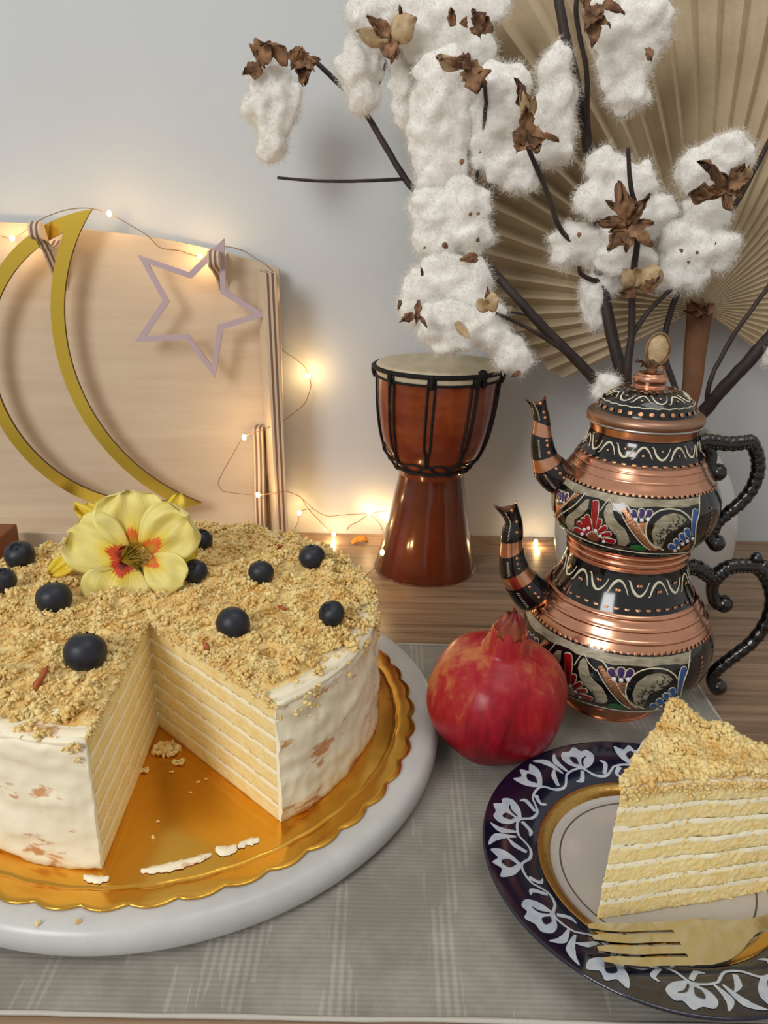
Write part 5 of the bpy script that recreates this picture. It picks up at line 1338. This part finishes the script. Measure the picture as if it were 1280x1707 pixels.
def star_husk(cx, cy, Y, r_, n, seed, a0=0):
    R_ = random.Random(seed); out = []
    for k in range(n):
        a = a0+2*pi*k/n+R_.uniform(-.25, .25); q = r_*R_.uniform(.7, 1.15); out.append((cx, cy, cx+q*cos(a), cy-q*sin(a), Y, r_*R_.uniform(.26, .46), False))
    return out
def stem(parent, pts, r0, r1, name='stem'):
    P = spline([tuple(atY(*p)) if len(p) == 3 else tuple(p[0]) for p in pts], 7)
    P = [p+Vector((.0004*nz((i*.4, 2, 1)), .0003*nz((i*.4, 8, 1)), 0)) for i, p in enumerate(P)]
    return MB().add(*tube(P, [r0, r1], 10, jit=.06)).build(name, M_twig, parent)
def bits(parent, pts, seed=0):
    m = MB(); R_ = random.Random(seed)
    for (x, y, Y, s_) in pts:
        a = R_.uniform(0, 2*pi); k = Y/F_PX*1.1; add_leaf(m, atY(x, y, Y), atY(x+s_*cos(a), y+s_*sin(a), Y-.002), (0, -1, 0), s_*k*.7, None, curl=.2, ruffle=.3, thick=.0004, seed=x*.1, nu=5, nv=3)
    m.build('dry_fleck', M_husk, parent)['kind'] = 'stuff'
def inv(dx, dy, z): return ((VX+dx, VY+dy, z),)   # a point inside the vase

# branch 1: the long branch reaching left over the drum
b1 = thing('cotton_branch', (VX-.012, VY-.008, .02), 'cotton branch arching far to the left above the drum with hanging white bolls', 'branch', 'cotton branches in the white vase')
stem(b1, [inv(-.004, -.006, .02), inv(-.020, -.004, .13), (1004, 654, .588), (960, 600, .585), (905, 545, .585), (862, 497, .588), (800, 430, .600), (745, 375, .620), (700, 325, .640), (678, 302, .645), (640, 240, .650), (608, 187, .655), (570, 145, .660), (525, 102, .664)], .0044, .0018)
stem(b1, [(608, 187, .655), (622, 160, .650), (636, 128, .645), (644, 100, .640)], .0012, .0010, 'twig')
stem(b1, [(676, 298, .645), (640, 300, .640), (580, 302, .636), (520, 301, .634), (462, 296, .632)], .0014, .0011, 'twig')
stem(b1, [(960, 600, .585), (915, 568, .580), (870, 542, .576), (826, 522, .572)], .0018, .0012, 'twig'); stem(b1, [(888, 528, .585), (862, 522, .584), (832, 521, .583)], .0010, .0008, 'twig')
l = lint(lobe_rows(.664, [(432, 122, 20, 18), (452, 140, 34, 32), (438, 178, 33, 38), (472, 172, 28, 40), (456, 222, 27, 40), (448, 248, 20, 24)]), b1, 1)
husk(l, [(452, 100, 430, 76, .650, 40, False), (460, 100, 474, 76, .650, 36, False), (436, 112, 404, 122, .650, 20, False), (428, 100, 450, 74, .648, 34, False)]+[(505, 100, x, y, .646, w_, False) for x, y, w_ in ((480, 86, 24), (484, 112, 24), (506, 142, 22), (524, 118, 14), (534, 98, 12), (500, 82, 18), (514, 130, 14), (530, 104, 10))], 2)
l = lint(lobe_rows(.640, [(606, 78, 34, 28), (598, 112, 38, 44), (604, 155, 28, 36), (668, 95, 26, 28), (680, 140, 30, 40), (674, 186, 22, 26)]), b1, 11)
husk(l, [(650, 60, 593, 50, .600, 26, True), (652, 58, 694, 28, .600, 38, True), (650, 58, 616, 26, .600, 16, False), (648, 62, 650, 104, .604, 26, False), (646, 58, 662, 98, .602, 22, False), (640, 66, 612, 24, .603, 10, False)], 4)
l = lint(lobe_rows(.625, [(640, 12, 56, 32), (690, 40, 50, 42), (740, 20, 52, 44), (800, 14, 48, 34), (752, 78, 44, 38), (794, 84, 34, 34), (700, 75, 36, 34), (660, 20, 40, 40), (610, 25, 36, 30)]), b1, 21)
husk(l, [(790, 44, 810, 20, .585, 16, False), (796, 40, 822, 44, .585, 20, False), (790, 44, 800, 62, .583, 18, False), (755, 44, 752, 12, .585, 12, False), (772, 44, 776, 30, .585, 10, False), (802, 40, 788, 14, .584, 10, False), (668, 24, 666, 8, .585, 5, False)], 5)
l = lint(lobe_rows(.600, [(735, 130, 46, 42), (732, 175, 48, 46), (752, 215, 38, 46), (712, 225, 34, 36), (745, 262, 34, 46), (728, 300, 34, 34), (716, 262, 30, 36), (776, 170, 26, 40)]), b1, 31)
husk(l, [(770, 108, 726, 92, .560, 20, True), (778, 112, 734, 98, .560, 12, False), (776, 112, 804, 120, .565, 26, False), (790, 112, 794, 158, .562, 34, False), (780, 118, 800, 150, .560, 26, False), (784, 106, 760, 100, .56, 20, False)], 6)
l = lint(lobe_rows(.592, [(765, 312, 26, 20), (784, 345, 34, 30), (740, 355, 44, 36), (706, 342, 26, 30), (784, 392, 40, 36), (736, 405, 32, 30), (712, 392, 26, 34), (758, 376, 36, 30)]), b1, 41)
bits(l, [(738, 405, .555, 12), (782, 360, .556, 8), (796, 404, .554, 8), (770, 265, .57, 10), (800, 356, .555, 6), (710, 412, .56, 5)], 1)
l = lint(lobe_rows(.590, [(735, 462, 44, 38), (772, 490, 46, 40), (700, 480, 28, 38), (792, 462, 28, 30), (688, 512, 24, 32), (740, 505, 34, 30), (745, 440, 36, 26)]), b1, 51)
husk(l, [(796, 430, 768, 432, .555, 16, False), (690, 525, 668, 535, .565, 14, False), (698, 500, 694, 540, .555, 10, False), (668, 500, 664, 515, .57, 6, False), (704, 460, 702, 445, .56, 4, False)], 7)
l = lint(lobe_rows(.578, [(718, 548, 28, 26), (752, 566, 36, 26), (790, 545, 38, 30), (765, 525, 34, 26), (822, 558, 36, 26), (850, 585, 32, 26), (868, 604, 20, 18), (736, 528, 34, 30), (824, 520, 20, 18), (846, 600, 22, 18)]), b1, 61)
husk(l, [(760, 536, 784, 564, .545, 14, True), (808, 506, 832, 500, .545, 30, True), (800, 520, 812, 500, .545, 24, True), (700, 528, 712, 545, .55, 6, False), (868, 620, 852, 628, .552, 8, False), (812, 498, 814, 482, .55, 10, False)], 8)

# branch 2: thick dark stem rising to the top edge
b2 = thing('cotton_branch', (VX-.004, VY, .02), 'cotton branch with thick dark stem running to the top edge before the palm fan', 'branch', 'cotton branches in the white vase')
stem(b2, [inv(.0, -.010, .02), inv(-.014, -.008, .13), (1040, 640, .585), (1020, 560, .590), (1004, 480, .597), (998, 440, .600), (992, 380, .612), (985, 300, .622), (976, 220, .628), (958, 130, .632), (942, 60, .634), (928, -20, .636), (918, -90, .638)], .0050, .0034)
stem(b2, [(984, 260, .628), (979, 190, .622), (978, 120, .616), (966, 60, .612), (960, 10, .608), (968, -30, .606)], .0020, .0016, 'twig')
stem(b2, [(1004, 470, .597), (985, 466, .590), (968, 456, .586), (965, 444, .584)], .0020, .0014, 'twig')
stem(b2, [(996, 430, .600), (938, 388, .590), (912, 320, .584), (890, 270, .580), (878, 240, .576)], .0018, .0017, 'twig')
stem(b2, [(880, 240, .60), (805, 320, .60), (792, 320, .603), (798, 270, .598), (806, 210, .592), (810, 165, .588), (806, 136, .584)], .0012, .0014, 'twig')
l = lint(lobe_rows(.602, [(815, 150, 40, 38), (850, 140, 34, 32), (800, 190, 34, 46), (838, 195, 36, 44), (812, 235, 36, 30), (778, 160, 26, 34), (926, 115, 28, 38), (928, 165, 32, 44), (930, 215, 30, 40), (922, 252, 34, 28), (836, 275, 32, 30), (868, 298, 28, 26), (862, 262, 30, 26), (800, 262, 20, 26), (900, 200, 20, 40)]), b2, 71)
husk(l, [(874, 184, 862, 130, .562, 18, False), (880, 200, 892, 160, .562, 16, True), (878, 196, 868, 142, .561, 14, True), (880, 236, 876, 176, .560, 26, False), (878, 232, 852, 222, .560, 24, False), (882, 230, 908, 228, .560, 28, False), (872, 232, 862, 254, .560, 20, False), (884, 232, 900, 252, .560, 22, False), (884, 224, 932, 234, .560, 7, False)], 9)
l = lint(lobe_rows(.590, [(1012, 14, 32, 24), (1074, 28, 42, 42), (1092, 56, 26, 26), (1022, 56, 32, 32), (1030, 108, 36, 46), (1046, 154, 34, 34), (1066, 90, 30, 36), (1050, 20, 34, 30)]), b2, 81)
husk(l, [(990, 20, 992, 74, .556, 22, False), (988, 10, 978, 50, .556, 20, False), (984, 4, 966, -10, .556, 20, False), (1004, 6, 1042, 20, .556, 14, False), (992, 24, 1018, 40, .555, 8, False), (1078, 80, 1086, 102, .565, 10, False), (990, 8, 1004, 30, .555, 18, False)], 10)
l = lint(lobe_rows(.600, [(966, 402, 50, 30), (942, 424, 26, 24), (990, 420, 30, 28), (992, 496, 24, 38), (994, 528, 20, 24), (1012, 470, 24, 24), (984, 478, 18, 20)]), b2, 91)
bits(l, [(965, 387, .57, 9)], 3)

# branch 3: thin front stem with the star-shaped husk
b3 = thing('cotton_branch', (VX-.006, VY-.012, .02), 'slender cotton branch with large star-shaped brown husk in the middle of the bouquet', 'branch', 'cotton branches in the white vase')
stem(b3, [inv(.006, -.012, .02), inv(-.010, -.014, .13), (1047, 640, .575), (1052, 560, .575), (1055, 470, .572), (1062, 400, .568), (1059, 350, .560), (1050, 300, .556), (1047, 246, .552)], .0036, .0013)
stem(b3, [(1053, 560, .575), (1080, 520, .580), (1110, 490, .584), (1135, 466, .590)], .0020, .0016, 'twig')
l = lint(lobe_rows(.592, [(1002, 276, 28, 26), (1030, 286, 28, 24), (1068, 306, 26, 32), (992, 334, 34, 32), (1096, 352, 30, 30), (1030, 330, 30, 30), (1050, 380, 44, 36), (1024, 432, 38, 28), (1066, 434, 34, 26), (1090, 372, 26, 24)]), b3, 101)
husk(l, star_husk(1045, 374, .556, 44, 9, 5)+[(1044, 366, 1030, 300, .552, 20, False), (1044, 374, 1086, 322, .554, 14, False), (1044, 372, 992, 370, .552, 16, False), (1040, 380, 1016, 418, .55, 24, False), (1048, 380, 1088, 410, .55, 24, False), (1046, 384, 1050, 412, .548, 22, False)], 12)
l = MB().add(*blob(atY(1086, 461, .560), (.0082, .0070, .0082), 3, .15, 2)).build('seed_capsule', M_huskin, b3); l['label'] = 'round beige open capsule'
husk(l, [(1056, 478, 1040, 448, .560, 26, True), (1064, 478, 1060, 446, .560, 26, True), (1070, 486, 1100, 462, .557, 18, False), (1062, 488, 1036, 486, .558, 16, False), (1072, 480, 1104, 448, .556, 10, True)], 13)

# branch 4: right-hand bolls
b4 = thing('cotton_branch', (VX+.006, VY-.004, .02), 'cotton branch forking to the right edge with dark thick cut stem', 'branch', 'cotton branches in the white vase')
stem(b4, [inv(-.010, .004, .02), inv(.012, -.002, .13), (1170, 690, .590), (1205, 648, .580), (1245, 605, .574), (1285, 560, .570), (1330, 515, .568)], .0052, .0046)
stem(b4, [(1178, 680, .588), (1180, 650, .586), (1192, 615, .586), (1222, 560, .588), (1250, 520, .590), (1285, 470, .594), (1320, 400, .600)], .0018, .0016, 'twig')
l = lint(lobe_rows(.572, [(1280, 596, 12, 18), (1298, 578, 28, 30)]), b4, 111)

b5 = thing('cotton_branch', (VX+.010, VY+.002, .02), 'cotton branch with bolls and brown husks before the right side of the palm fan', 'branch', 'cotton branches in the white vase')
stem(b5, [inv(.014, .0, .02), inv(.008, .004, .13), (1128, 670, .600), (1110, 600, .602), (1112, 540, .602), (1140, 470, .602), (1186, 410, .604), (1206, 374, .602), (1232, 330, .600), (1262, 275, .600), (1290, 220, .602)], .0026, .0018)
l = lint(lobe_rows(.590, [(1212, 252, 34, 34), (1240, 262, 18, 26), (1156, 284, 30, 32), (1178, 268, 26, 26), (1160, 306, 24, 22), (1196, 280, 26, 24)]), b5, 121)
husk(l, star_husk(1212, 312, .556, 34, 8, 9)+[(1212, 318, 1146, 322, .553, 24, False), (1206, 316, 1172, 266, .553, 18, False), (1216, 312, 1242, 272, .553, 20, False), (1240, 304, 1250, 276, .553, 18, True), (1212, 318, 1222, 350, .553, 12, False), (1214, 306, 1250, 300, .552, 24, False)], 14)
l = lint(lobe_rows(.592, [(1180, 356, 40, 28), (1164, 344, 26, 24), (1126, 392, 32, 30), (1192, 408, 38, 32), (1128, 446, 38, 36), (1200, 432, 24, 20), (1160, 416, 36, 34), (1110, 470, 26, 22), (1150, 462, 28, 24)]), b5, 131)
bits(l, [(1138, 420, .555, 7), (1162, 424, .555, 6), (1192, 408, .555, 4), (1145, 438, .555, 6)], 5)
# loose tuft behind the lid
l = lint(lobe_rows(.560, [(1012, 640, 20, 20), (1000, 655, 14, 14)]), b3, 141)
